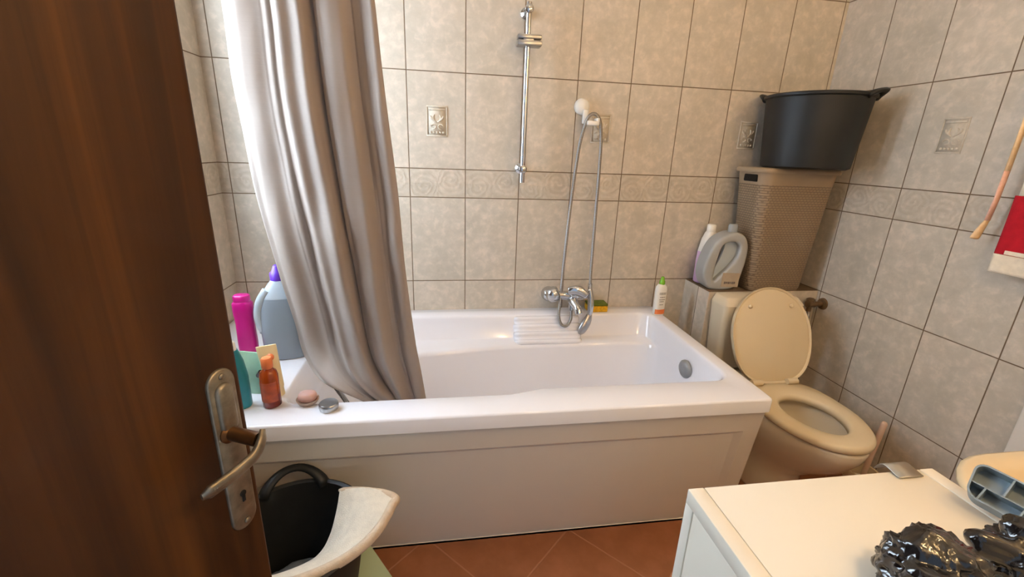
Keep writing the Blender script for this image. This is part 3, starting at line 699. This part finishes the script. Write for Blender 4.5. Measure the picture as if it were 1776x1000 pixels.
st.f += [(6 * n_ + i, 6 * n_ + (i + 1) % n_, (i + 1) % n_, i) for i in range(n_)]
rel(st, O).build('seat', M['seat'], to)
# raised lid: outline in its own plane, leaning on the cistern
p0 = Vector((1.295, -.418, -.272)); p1 = Vector((1.295, -.292, .052)); U = (p1 - p0).normalized(); LH = (p1 - p0).length
Wd = Vector((1, 0, 0)); Nn = Wd.cross(U)
def lidpt(a, b, d): return p0 + Wd * a + U * b + Nn * d
lo = []
for i in range(56):
    t = 2 * PI * i / 56; c, s_ = math.cos(t), math.sin(t)
    e = 2.0 if s_ > 0 else 3.0
    lo.append((0.158 * math.copysign(abs(c) ** (2 / e), c) * (1 - 0.10 * max(0, -s_)), LH * 0.50 + (LH * 0.5) * math.copysign(abs(s_) ** (2 / e), s_)))
def lring(sc, d): return [lidpt(a * sc, LH * .5 + (b - LH * .5) * sc, d) for a, b in lo]
ld = MB().loft([lring(.90, .002), lring(.955, -.001), lring(.975, .004), lring(1.0, .004), lring(1.0, -.010), lring(.96, -.018), lring(.6, -.024)])
lid = rel(ld, O).build('lid', M['seat'], to, auto=60)
for a in (-.083, .083):
    MM = Matrix.Translation(lidpt(a, LH * .80, .001) - O) @ Vector((0, 0, 1)).rotation_difference(Nn).to_matrix().to_4x4()
    MB().lathe([(.0075, 0), (.007, .006), (.003, .008)], 14, M=MM).build('bumper', M['seat'], lid)
for a in (-.07, .07):
    rel(MB().tube([(tx + a - .02, -.425, -.262), (tx + a + .02, -.425, -.262)], .011, 16), O).build('hinge', M['seat'], to, auto=50)
cs = MB().loft([rrect(1.165, 1.450, -.268, -.183, .02, -.285, 5, 4), rrect(1.155, 1.462, -.276, -.182, .022, -.24, 5, 4), rrect(1.143, 1.474, -.284, -.181, .016, -.032, 5, 4), rrect(1.143, 1.474, -.284, -.181, .016, -.026, 5, 4), rrect(1.156, 1.461, -.262, -.181, .014, -.003, 5, 4), rrect(1.162, 1.455, -.256, -.184, .012, 0.0, 5, 4)])
rel(cs, O).build('cistern', M['ceramic'], to, auto=35)
rel(MB().box(1.22, 1.36, -.44, -.20, -.42, -.298, 0.02), O).build('cistern_shelf', M['ceramic'], to, auto=50)
# supply valve right of the cistern
vv = thing('supply_valve', 'tarnished water supply valve and hose right of the toilet cistern', 'valve', (1.55, -.2, -.05))
O = Vector((1.55, -.2, -.05))
rel(MB().lathe([(.024, 0), (.022, .006), (.010, .009), (.010, .05)], 20, M=Matrix.Translation((XR, -.215, -.045)) @ Matrix.Rotation(-PI / 2, 4, 'Y')), O).build('wall_rose', M['brass'], vv, auto=50)
rel(MB().tube([(1.575, -.215, -.045), (1.545, -.215, -.045)], .014, 16).tube([(1.556, -.215, -.045), (1.556, -.215, -.075)], .009, 12), O).build('valve_body', M['brass'], vv, auto=50)
rel(MB().lathe([(.004, 0), (.015, .004), (.016, .014), (.010, .018)], 8, M=Matrix.Translation((1.556, -.215, -.038))), O).build('valve_knob', M['brass'], vv, auto=50)
rel(MB().tube(cr([(1.556, -.215, -.07), (1.552, -.225, -.10), (1.53, -.232, -.105), (1.505, -.235, -.075), (1.478, -.235, -.06)], 24), .0065, 10), O).build('braided_hose', M['hosemetal'], vv)
# toilet brush
tb = thing('toilet_brush', 'toilet brush with rose-coloured handle in a cream holder beside the right wall', 'toilet brush', (1.548, -.60, FLOOR))
MB().lathe([(.042, 0), (.045, .004), (.047, .10), (.050, .118), (.049, .122), (.044, .120), (.041, .02), (.005, .015)], 28).build('holder', M['seat'], tb, auto=50)
MB().tube([(0.004, 0, .03), (.012, 0, .13), (.027, 0, .305), (.028, 0, .312)], [.007, .0085, .0095, .006], 14).build('brush_handle', M['rosehandle'], tb)
MB().lathe([(.004, .02), (.028, .03), (.030, .085), (.006, .10)], 18).build('brush_head', M['white_plastic'], tb)

# ------------------------------------------------------------------ washing machine
wm = thing('washing_machine', 'white washing machine in the right foreground with a flat top', 'washing machine', (0.637, -1.47, FLOOR))
O = Vector((0.637, -1.47, FLOOR)); X0, X1, Y0, Y1, ZT = 0.443, 0.832, -1.72, -1.228, 0.07
rel(MB().box(X0 + .003, X1 - .001, Y0, Y1 - .001, FLOOR + .02, ZT - .01, 0.002), O).build('cabinet', M['white_enamel'], wm, auto=45)
rel(MB().box(X0, X0 + .0225, Y0, Y1, ZT - .022, ZT, 0.0012), O).build('top_edge', M['white_enamel'], wm, auto=45)
rel(MB().box(X1 - .0225, X1, Y0, Y1, ZT - .022, ZT, 0.0012), O).build('top_edge', M['white_enamel'], wm, auto=45)
rel(MB().box(X0 + .0235, X1 - .0235, Y0, Y1, ZT - .032, ZT - .0004, 0.001), O).build('top_lid', M['white_enamel'], wm, auto=45)
rel(MB().box(X0 + .0002, X0 + .006, Y0 + .01, Y1 - .0195, FLOOR + .04, ZT - .0215, 0.0008), O).build('side_panel', M['white_enamel'], wm, auto=45)
rel(MB().box(X0 + .0002, X0 + .006, Y1 - .0175, Y1, FLOOR + .04, ZT - .0215, 0.0008), O).build('corner_post', M['white_enamel'], wm, auto=45)
for x in (X0 + .04, X1 - .04):
    for y in (Y0 + .04, Y1 - .05):
        rel(MB().lathe([(.018, 0), (.018, .008), (.012, .012), (.012, .024)], 16, c=(x, y, FLOOR)), O).build('foot', M['rubber'], wm, auto=45)
# bent metal strip lying on its back edge
bk = MB(); xsA, xsB = .757, .797; prof = cr([(-1.244, .0715), (-1.236, .0722), (-1.226, .074), (-1.218, .074), (-1.211, .068), (-1.207, .058)], 18)
vs = []; fs = []
for k, (y, z) in enumerate(prof):
    for d in (0, .0012): vs += [(xsA, y, z + d), (xsB, y, z + d)]
n = len(prof)
for k in range(n - 1):
    a = 4 * k; b_ = a + 4
    fs += [(a, a + 1, b_ + 1, b_), (a + 2, b_ + 2, b_ + 3, a + 3), (a, b_, b_ + 2, a + 2), (a + 1, a + 3, b_ + 3, b_ + 1)]
fs += [(0, 2, 3, 1), (4 * n - 4, 4 * n - 3, 4 * n - 1, 4 * n - 2)]
M['sheet'] = simple('galvanised_strip', (168, 162, 150), 0.38, 0.7, var=0.06, scale=30)
tag(fixn(mesh('metal_strip', vs, fs, M['sheet'])), 'small bent metal strip hooked over the far edge of the washing machine', 'metal strip')

# ------------------------------------------------------------------ basin
bs = thing('wash_basin', 'cream ceramic wash basin on a pedestal behind the washing machine', 'basin', (1.3, -1.32, FLOOR))
O = Vector((1.3, -1.32, FLOOR)); zb = -0.035
rr = lambda a, b, c_, d, r, z: rrect(a, b, c_, d, r, z, 8, 8)
bn = MB().loft([rr(1.12, 1.58, -1.45, -1.19, .11, zb - .17), rr(1.05, 1.60, -1.50, -1.14, .15, zb - .10), rr(1.0, 1.612, -1.535, -1.105, .17, zb - .035), rr(.985, XR - .001, -1.545, -1.09, .175, zb - .012), rr(.985, XR - .001, -1.545, -1.09, .175, zb - .004), rr(.992, XR - .003, -1.538, -1.097, .172, zb),
                rr(1.022, 1.50, -1.508, -1.127, .155, zb - .003), rr(1.032, 1.49, -1.498, -1.137, .15, zb - .014), rr(1.075, 1.45, -1.46, -1.175, .13, zb - .09), rr(1.15, 1.40, -1.40, -1.24, .08, zb - .125), rr(1.24, 1.31, -1.35, -1.29, .03, zb - .13)])
rel(bn, O).build('basin_bowl', M['sink'], bs)
rel(MB().loft([sellipse(1.36, -1.32, .10, .09, FLOOR, 2.6), sellipse(1.36, -1.32, .075, .07, FLOOR + .15, 2.6), sellipse(1.36, -1.32, .08, .075, -.30, 2.6), sellipse(1.36, -1.32, .11, .10, zb - .15, 2.6)]), O).build('pedestal', M['sink'], bs, auto=50)

# ------------------------------------------------------------------ slate ribbed plastic piece on the machine edge
A = Vector((.797, -1.2935, .1125)); Uv = Vector((.0142, -.0432, -.002)).normalized(); Vv = Vector((.034, .019, .038)).normalized(); Nv = Uv.cross(Vv).normalized()
if Nv.dot(CAMV - A) < 0: Nv = -Nv
tr = thing('ribbed_holder', 'slate grey ribbed plastic piece with hollow cells on the machine edge', 'plastic part', A)
def tp(a, b, c_): return Uv * a + Vv * b + Nv * c_
Lh, Wh = .125, .0245
def ring2(s, c_):
    out = []
    for v_ in rrect(-.002 + s, Lh - s, -Wh + s, Wh - s, max(.002, .013 - s), 0, 6, 4): out.append(tp(v_.x, v_.y, c_))
    return out
MB().loft([ring2(0, -.022), ring2(0, 0), ring2(.0022, 0), ring2(.0022, -.018)], cap1=True).build('shell', M['greyrib'], tr, auto=40)
rb = MB()
def rib(a0, b0, a1, b1, w=.0009):
    d = Vector((a1 - a0, b1 - b0)).normalized(); n2 = Vector((-d.y, d.x)) * w
    P = [(a0 + n2.x, b0 + n2.y), (a1 + n2.x, b1 + n2.y), (a1 - n2.x, b1 - n2.y), (a0 - n2.x, b0 - n2.y)]
    rb.add([tp(a, b, -.0185) for a, b in P] + [tp(a, b, -.001) for a, b in P], [(0, 1, 2, 3), (7, 6, 5, 4), (0, 4, 5, 1), (1, 5, 6, 2), (2, 6, 7, 3), (3, 7, 4, 0)])
rib(.0, -.004, .125, -.004); rib(.014, -.004, .010, -.0235); rib(.030, -.004, .034, .0235); rib(.050, -.004, .046, -.0235); rib(.064, -.004, .068, .0235); rib(.084, -.004, .080, -.0235); rib(.1, -.004, .104, .0235)
rb.build('ribs', M['greyrib'], tr, smooth=False)

# ------------------------------------------------------------------ black bags on the machine
def bag(name, label, loc, rad, seed, ears):
    bm = bmesh.new(); bmesh.ops.create_icosphere(bm, subdivisions=5, radius=1)
    for v_ in bm.verts:
        d = v_.co.normalized(); q_ = d * 2.3 + Vector((seed, seed * 1.7, -seed))
        wv_ = Vector((noise.noise(d * 2 + Vector((seed, 1, 2))), noise.noise(d * 2 + Vector((5, seed, 2))), noise.noise(d * 2 + Vector((7, 1, seed))))) * .8
        r = 0.88
        for fr, am in ((1.6, .20), (3.4, .11), (7.0, .025)):
            r += am * (1 - 2.2 * abs(noise.noise((d + wv_ * .5) * fr + Vector((seed, fr, -seed)))))
        for ed, eh, ew in ears:
            c_ = d.dot(Vector(ed).normalized()); r += eh * max(0, (c_ - (1 - ew)) / ew) ** 1.6
        p_ = d * r; p_ = Vector((p_.x * rad[0], p_.y * rad[1], p_.z * rad[2]))
        p_.z = max(p_.z, -loc[2] + ZT + 0.0005)
        v_.co = p_
    o = MB(); o.bm(bm); ob = o.build(name, M['bag']); ob.location = loc
    return tag(ob, label, 'bag', 'black plastic bags on the washing machine')
bag('plastic_bag', 'crumpled black plastic bag on the machine, rounded one at left', (.606, -1.402, .102), (.042, .042, .038), 3.1, [((-.1, .3, 1), .15, .35)])
bag('plastic_bag', 'crumpled black plastic bag on the machine with pointed knotted ends', (.738, -1.402, .098), (.044, .040, .032), 8.4, [((-.9, .3, .45), .75, .10), ((-.2, .5, 1), .40, .08), ((.6, .2, .9), .2, .1)])

# ------------------------------------------------------------------ towel and cord on the right wall
tw = thing('hand_towel', 'cream towel with a crimson band hanging on the right wall', 'towel', (XR - .06, -.85, .24))
def cloth(y0, y1, z0, z1, xb, name, mat, parent, th=.012, ph=0.0, ny=40, nz=30):
    fr, bkr = [], []
    vs, fs = [], []
    for sgn in (0, 1):
        for j in range(nz + 1):
            for i in range(ny + 1):
                u, w_ = i / ny, j / nz; y = y0 + (y1 - y0) * u; z = z0 + (z1 - z0) * w_
                wv = .008 * math.sin(u * 9 + ph) + .003 * noise.noise(Vector((u * 6, z * 9, ph)))
                edge = min(1, 10 * u, 10 * (1 - u)); t_ = th * (0.35 + .65 * math.sqrt(edge))
                vs.append((xb + wv + (t_ / 2 if sgn else -t_ / 2), y, z))
    N = (ny + 1) * (nz + 1)
    for sgn in (0, 1):
        for j in range(nz):
            for i in range(ny):
                k = sgn * N + j * (ny + 1) + i; fs.append((k, k + 1, k + ny + 2, k + ny + 1))
    def st_(a, b): fs.append((a, b, b + N, a + N))
    for i in range(ny): st_(i, i + 1); st_(nz * (ny + 1) + i, nz * (ny + 1) + i + 1)
    for j in range(nz): st_(j * (ny + 1), (j + 1) * (ny + 1)); st_(j * (ny + 1) + ny, (j + 1) * (ny + 1) + ny)
    m_ = MB(); m_.add(vs, fs); return m_
xt = XR - .062; OT = Vector((XR - .06, -.85, .24))
rel(cloth(-1.06, -.738, .283, .432, xt, '', None, None, ph=.4), OT).build('red_band', M['towelred'], tw)
rel(cloth(-1.06, -.737, .235, .283, xt, '', None, None, th=.014, ph=.4, nz=8), OT).build('bottom_hem', M['towelwhite'], tw)
rel(cloth(-1.06, -.745, .432, .80, xt, '', None, None, ph=.4), OT).build('upper_towel', M['towelwhite'], tw)
em = MB().box(xt - .0125, xt - .010, -.82, -.765, .286, .296, 0.0005, 1)
for k in range(5): em.box(xt - .0125, xt - .010, -.835 - .011 * k, -.8275 - .011 * k, .286, .296, 0.0005, 1)
rel(em, OT).build('white_lettering', M['towelwhite'], tw, smooth=False)
MM = Matrix.Translation(Vector((xt - .0075, -.79, .405)) - OT) @ Matrix.Rotation(-PI / 2, 4, 'Y')
MB().lathe([(.012, 0), (.012, .003), (.009, .004)], 8, M=MM).build('pale_emblem', M['peachpink'], tw)
hk2 = thing('towel_rail', 'metal rail on the right wall that the towel hangs from', 'towel rail', (XR, -.9, .80))
OR = Vector((XR, -.9, .80))
rel(MB().tube([(xt, -1.1, .803), (xt, -.67, .803)], .007, 14), OR).build('bar', M['chrome'], hk2, auto=40)
for y in (-1.1, -.67): rel(MB().tube([(XR, y, .803), (xt, y, .803)], .008, 14), OR).build('bracket', M['chrome'], hk2, auto=40)
cd = thing('robe_cord', 'peach cord with a tassel end hanging left of the towel', 'cord', (XR - .055, -.696, .31))
OC = Vector((XR - .055, -.696, .31)); xc = XR - .055
rel(MB().tube([(xc, -.697, .80), (xc, -.698, .6), (xc, -.697, .49)], .0085, 12, flat=.5), OC).build('cord_top', M['peach'], cd)
rel(MB().tube([(xc, -.697, .49), (xc, -.696, .42), (xc, -.692, .362)], .0085, 12, flat=.5), OC).build('cord_end', M['peachpink'], cd)
ts = MB().tube(cr([(xc, -.693, .366), (xc, -.688, .35), (xc, -.682, .33), (xc, -.677, .311)], 12), [.006, .0075, .008, .009, .0098, .0105, .011, .0118, .0124, .013, .0135, .013], 16, flat=.55)
rel(ts, OC).build('tassel', M['peach'], cd)

# ------------------------------------------------------------------ bottles and small things on the left deck of the bath
bt = thing('shampoo_bottle', 'magenta shampoo bottle in the left corner of the bath deck', 'bottle', (-.452, -.385, RIM))
ebottle([(0, .021, .017), (.003, .0245, .02), (.05, .0255, .021), (.11, .024, .020), (.15, .0265, .021), (.172, .026, .021), (.178, .022, .018)], 'bottle_body', M['magenta'], bt)
ebottle([(.176, .020, .016), (.178, .0215, .0175), (.194, .021, .017), (.197, .018, .014)], 'cap', M['magenta'], bt)
gj = thing('laundry_jug', 'blue-grey laundry jug with purple cap beside the magenta bottle', 'detergent bottle', (-.352, -.372, RIM), math.radians(8))
ebottle([(0, .054, .036), (.005, .059, .041), (.10, .062, .042), (.15, .060, .041), (.19, .050, .036)], 'jug_body', M['bluegrey'], gj)
ebottle([(.188, .0505, .0365), (.205, .043, .032), (.225, .030, .026), (.236, .021, .021), (.24, .018, .018)], 'jug_shoulder', M['lightgrey'], gj)
MB().tube(cr([(-.052, -.012, .085), (-.060, -.018, .13), (-.052, -.02, .175), (-.030, -.018, .212)], 18), .012, 14).build('jug_handle', M['lightgrey'], gj)
ebottle([(.238, .021, .021), (.258, .021, .021), (.262, .016, .016), (.278, .010, .010), (.281, .007, .007)], 'cap', M['purple'], gj, 2.0, 28)
ab = thing('amber_bottle', 'small amber bottle with a rust cap at the front left of the bath deck', 'bottle', (-.298, -.655, RIM), 0.2)
MB().lathe([(.017, 0), (.0205, .003), (.0205, .030), (.0205, .034)], 30).build('bottle_base', M['amberdark'], ab, auto=50)
MB().lathe([(.0205, .034), (.0205, .082), (.018, .092), (.011, .099), (.009, .102)], 30).build('bottle_body', M['amber'], ab, auto=50)
patch(.0205, .0205, 190, 320, .018, .070, 2.0, 'label', M['amberlabel'], ab, n=20)
MB().lathe([(.0105, .101), (.0125, .103), (.0125, .124), (.010, .128), (.002, .129)], 24).build('cap', M['orange'], ab, auto=50)
ct = thing('cream_tube', 'flat cream-coloured tube standing behind the amber bottle', 'tube', (-.302, -.607, RIM), 0.15)
ct.rotation_euler = (-.05, -0.10, 0.15)
MB().loft([sellipse(0, 0, .017, .016, 0, 2), sellipse(0, 0, .017, .016, .018, 2), sellipse(0, 0, .019, .016, .024, 2.2), sellipse(0, 0, .021, .011, .08, 2.6), sellipse(0, 0, .023, .003, .128, 4), sellipse(0, 0, .023, .002, .136, 4)]).build('tube_body', M['creamtube'], ct, auto=60)
MB().lathe([(.009, 0), (.009, .001)], 24, M=Matrix.Translation((0.006, -.0105, .108)) @ Matrix.Rotation(PI / 2 - .14, 4, 'X')).build('orange_disc', M['orange'], ct)
tl = thing('cleaner_bottle', 'teal cleaner bottle partly hidden behind the door edge', 'bottle', (-.372, -.655, RIM), 0.3)
ebottle([(0, .024, .018), (.004, .027, .02), (.08, .027, .02), (.12, .022, .016), (.15, .013, .012)], 'bottle_body', M['teal'], tl)
ebottle([(.148, .012, .012), (.168, .0105, .0105), (.172, .007, .007)], 'cap', M['white_plastic'], tl, 2.0, 24)
gp = thing('refill_pouch', 'sage green refill pouch with dark spout behind the amber bottle', 'pouch', (-.362, -.575, RIM), -0.25)
MB().loft([sellipse(0, 0, .036, .022, 0, 2.6), sellipse(0, 0, .038, .022, .02, 2.6), sellipse(0, 0, .037, .014, .065, 2.8), sellipse(0, 0, .035, .004, .10, 4), sellipse(0, 0, .035, .002, .106, 4)]).build('pouch_body', M['sage'], gp, auto=60)
MB().tube([(.020, -.016, .050), (.034, -.024, .066)], .006, 14).build('spout_cap', M['rubber'], gp, auto=50)
sb = thing('soap_dish', 'round tan dish with pink soap on the bath deck', 'soap dish', (-.217, -.652, RIM))
MB().lathe([(.016, 0), (.022, .002), (.026, .010), (.0265, .013), (.024, .012), (.018, .006), (.002, .005)], 32).build('dish', M['soapdish'], sb, auto=60)
sob = MB().loft([sellipse(0, 0, .014, .012, .006, 2.4), sellipse(0, 0, .021, .018, .012, 2.4), sellipse(0, 0, .022, .019, .020, 2.4), sellipse(0, 0, .019, .016, .027, 2.4), sellipse(0, 0, .010, .008, .030, 2.4)]).build('soap_bar', M['soap'])
sob.location = (-.217, -.652, RIM); tag(sob, 'pale pink soap bar lying in the round tan dish', 'soap')
tn = thing('round_tin', 'small round silver tin lying in front of the curtain hem', 'tin', (-.160, -.685, RIM))
MB().lathe([(.020, 0), (.0215, .002), (.0215, .009)], 36).build('tin_base', M['tin'], tn, auto=50)
MB().lathe([(.0225, .008), (.0228, .010), (.0225, .016), (.0205, .018), (.017, .0172), (.001, .0172)], 36).build('tin_lid', M['tin'], tn, auto=50)

# ------------------------------------------------------------------ floor group at left: green stool, trug, mat, cloth
gs = thing('plastic_stool', 'low pale green plastic stool under the lower black bucket', 'stool', (-.192, -.876, FLOOR), math.radians(34))
MB().loft([rrect(-.176, .176, -.106, .106, .03, .094, 6, 6), rrect(-.185, .185, -.115, .115, .035, .098, 6, 6), rrect(-.185, .185, -.115, .115, .035, .106, 6, 6), rrect(-.178, .178, -.108, .108, .03, .110, 6, 6)]).build('stool_top', M['green'], gs, auto=50)
for sx in (-1, 1):
    for sy in (-1, 1):
        MB().loft([rrect(sx * .155 - .018, sx * .155 + .018, sy * .088 - .016, sy * .088 + .016, .006, 0, 3, 2), rrect(sx * .145 - .022, sx * .145 + .022, sy * .080 - .02, sy * .080 + .02, .006, .096, 3, 2)]).build('leg', M['green'], gs, auto=50)
t2 = trug('rubber_trug', 'black flexible bucket by the door on a green stool, mat draped over its rim', (-.205, -.880, FLOOR + .1105), .112, .150, .245, math.radians(104), M['rubber'], -.035)
gc = MB()
bm = bmesh.new(); bmesh.ops.create_icosphere(bm, subdivisions=4, radius=1)
for v_ in bm.verts:
    d = v_.co.normalized(); r = 1 + .25 * noise.noise(d * 3 + Vector((4, 1, 2))) + .1 * noise.noise(d * 8)
    v_.co = Vector((d.x * r * .085, d.y * r * .080, max(-.035, d.z * r * .035)))
gc.bm(bm); gco = gc.build('cleaning_cloth', M['greycloth']); gco.location = (-.215, -.865, FLOOR + .1105 + .047)
tag(gco, 'crumpled grey cloth at the bottom of the black bucket by the door', 'cloth')
# bath mat draped over the trug's near rim
Oc = cr([(.006, -.826, -.265), (-.010, -.880, -.268), (-.035, -.925, -.275), (-.080, -.965, -.280), (-.140, -.995, -.281), (-.205, -1.015, -.278), (-.26, -1.03, -.272)], 60)
Ic = cr([(-.125, -.790, -.272), (-.128, -.825, -.302), (-.135, -.870, -.325), (-.150, -.910, -.330), (-.185, -.945, -.318), (-.225, -.975, -.300), (-.265, -1.0, -.285)], 60)
vs, fs = [], []
NW = 16
for i in range(60):
    for k in range(NW + 1):
        u = k / NW; p_ = Oc[i] + (Ic[i] - Oc[i]) * u
        bulge = .014 * math.sin(PI * u) * (1 - i / 59 * .5)
        vs.append((p_[0], p_[1], p_[2] + bulge + .0015 * noise.noise(Vector((i * .2, k * .4, 0)))))
for i in range(59):
    for k in range(NW):
        a = i * (NW + 1) + k; fs.append((a, a + 1, a + NW + 2, a + NW + 1))
bmt = thing('bath_mat', 'beige terry bath mat folded over the rim of the lower bucket', 'mat', (-.12, -.92, -.28))
OB = Vector((-.12, -.92, -.28))
mm = mesh('mat_face', [Vector(v_) - OB for v_ in vs], fs, M['mat'], bmt)
so = mm.modifiers.new('thick', 'SOLIDIFY'); so.thickness = .014; so.offset = -1
bv = mm.modifiers.new('bev', 'BEVEL'); bv.width = .004; bv.segments = 2; bv.limit_method = 'ANGLE'
mbp = cr([np.array(Ic[0] + (Ic[0] - Oc[0]) * .02) + np.array((0, .004, -.004))] + [np.array(Oc[0] + (Ic[0] - Oc[0]) * u) + np.array((0, .004 * u, -.004 + .010 * math.sin(PI * u))) for u in (.75, .5, .25)] + [np.array(Oc[k]) + np.array((0, 0, -.006)) for k in (1, 4, 9, 16, 24, 32, 40, 48, 59)], 90)
mbr = [min(.0105, .003 + .0015 * k, .0055 + .0055 * max(0, (k - 18) / 10) if k > 18 else .0062) for k in range(90)]
rel(MB().tube(mbp, mbr, 14), OB).build('mat_binding', M['matedge'], bmt)

# ------------------------------------------------------------------ light
w = bpy.data.worlds.new('world'); SC.world = w; w.use_nodes = True
bgn = w.node_tree.nodes['Background']; bgn.inputs[0].default_value = (0.62, 0.78, 1.0, 1); bgn.inputs[1].default_value = WORLD_STR
def area(name, loc, to_, sx, sy, power, col, spread=180):
    l = bpy.data.lights.new(name, 'AREA'); l.shape = 'RECTANGLE'; l.size = sx; l.size_y = sy; l.energy = power; l.color = col; l.spread = math.radians(spread)
    o = bpy.data.objects.new(name, l); COL.objects.link(o); o.location = loc
    o.rotation_euler = (Vector(to_) - Vector(loc)).to_track_quat('-Z', 'Y').to_euler(); return o
area('window_daylight', (XL - .14, (WY0 + WY1) / 2, (WZ0 + WZ1) / 2), (1.2, (WY0 + WY1) / 2, 0.2), .80, 1.10, WIN_P, (0.76, 0.87, 1.0))
def point(name, loc, power, col, r):
    l = bpy.data.lights.new(name, 'POINT'); l.energy = power; l.color = col; l.shadow_soft_size = r
    o = bpy.data.objects.new(name, l); COL.objects.link(o); o.location = loc; return o
point('warm_lamp', (0.62, -1.66, 0.92), LAMP_P, (1.0, 0.65, 0.30), .05)
point('mirror_lamp', (1.40, -1.50, 1.18), LAMP_P * 0.9, (1.0, 0.65, 0.30), .05)
point('ceiling_fill', (0.45, -1.0, 1.62), FILL_P, (1.0, 0.80, 0.55), .12)  # weak warm fill added below the ceiling, no fixture there
SC.view_settings.view_transform = 'AgX' if False else 'Standard'
SC.view_settings.look = 'None'; SC.view_settings.exposure = EXPO; SC.view_settings.gamma = 1.0
SC.cycles.use_denoising = True; SC.cycles.max_bounces = 8
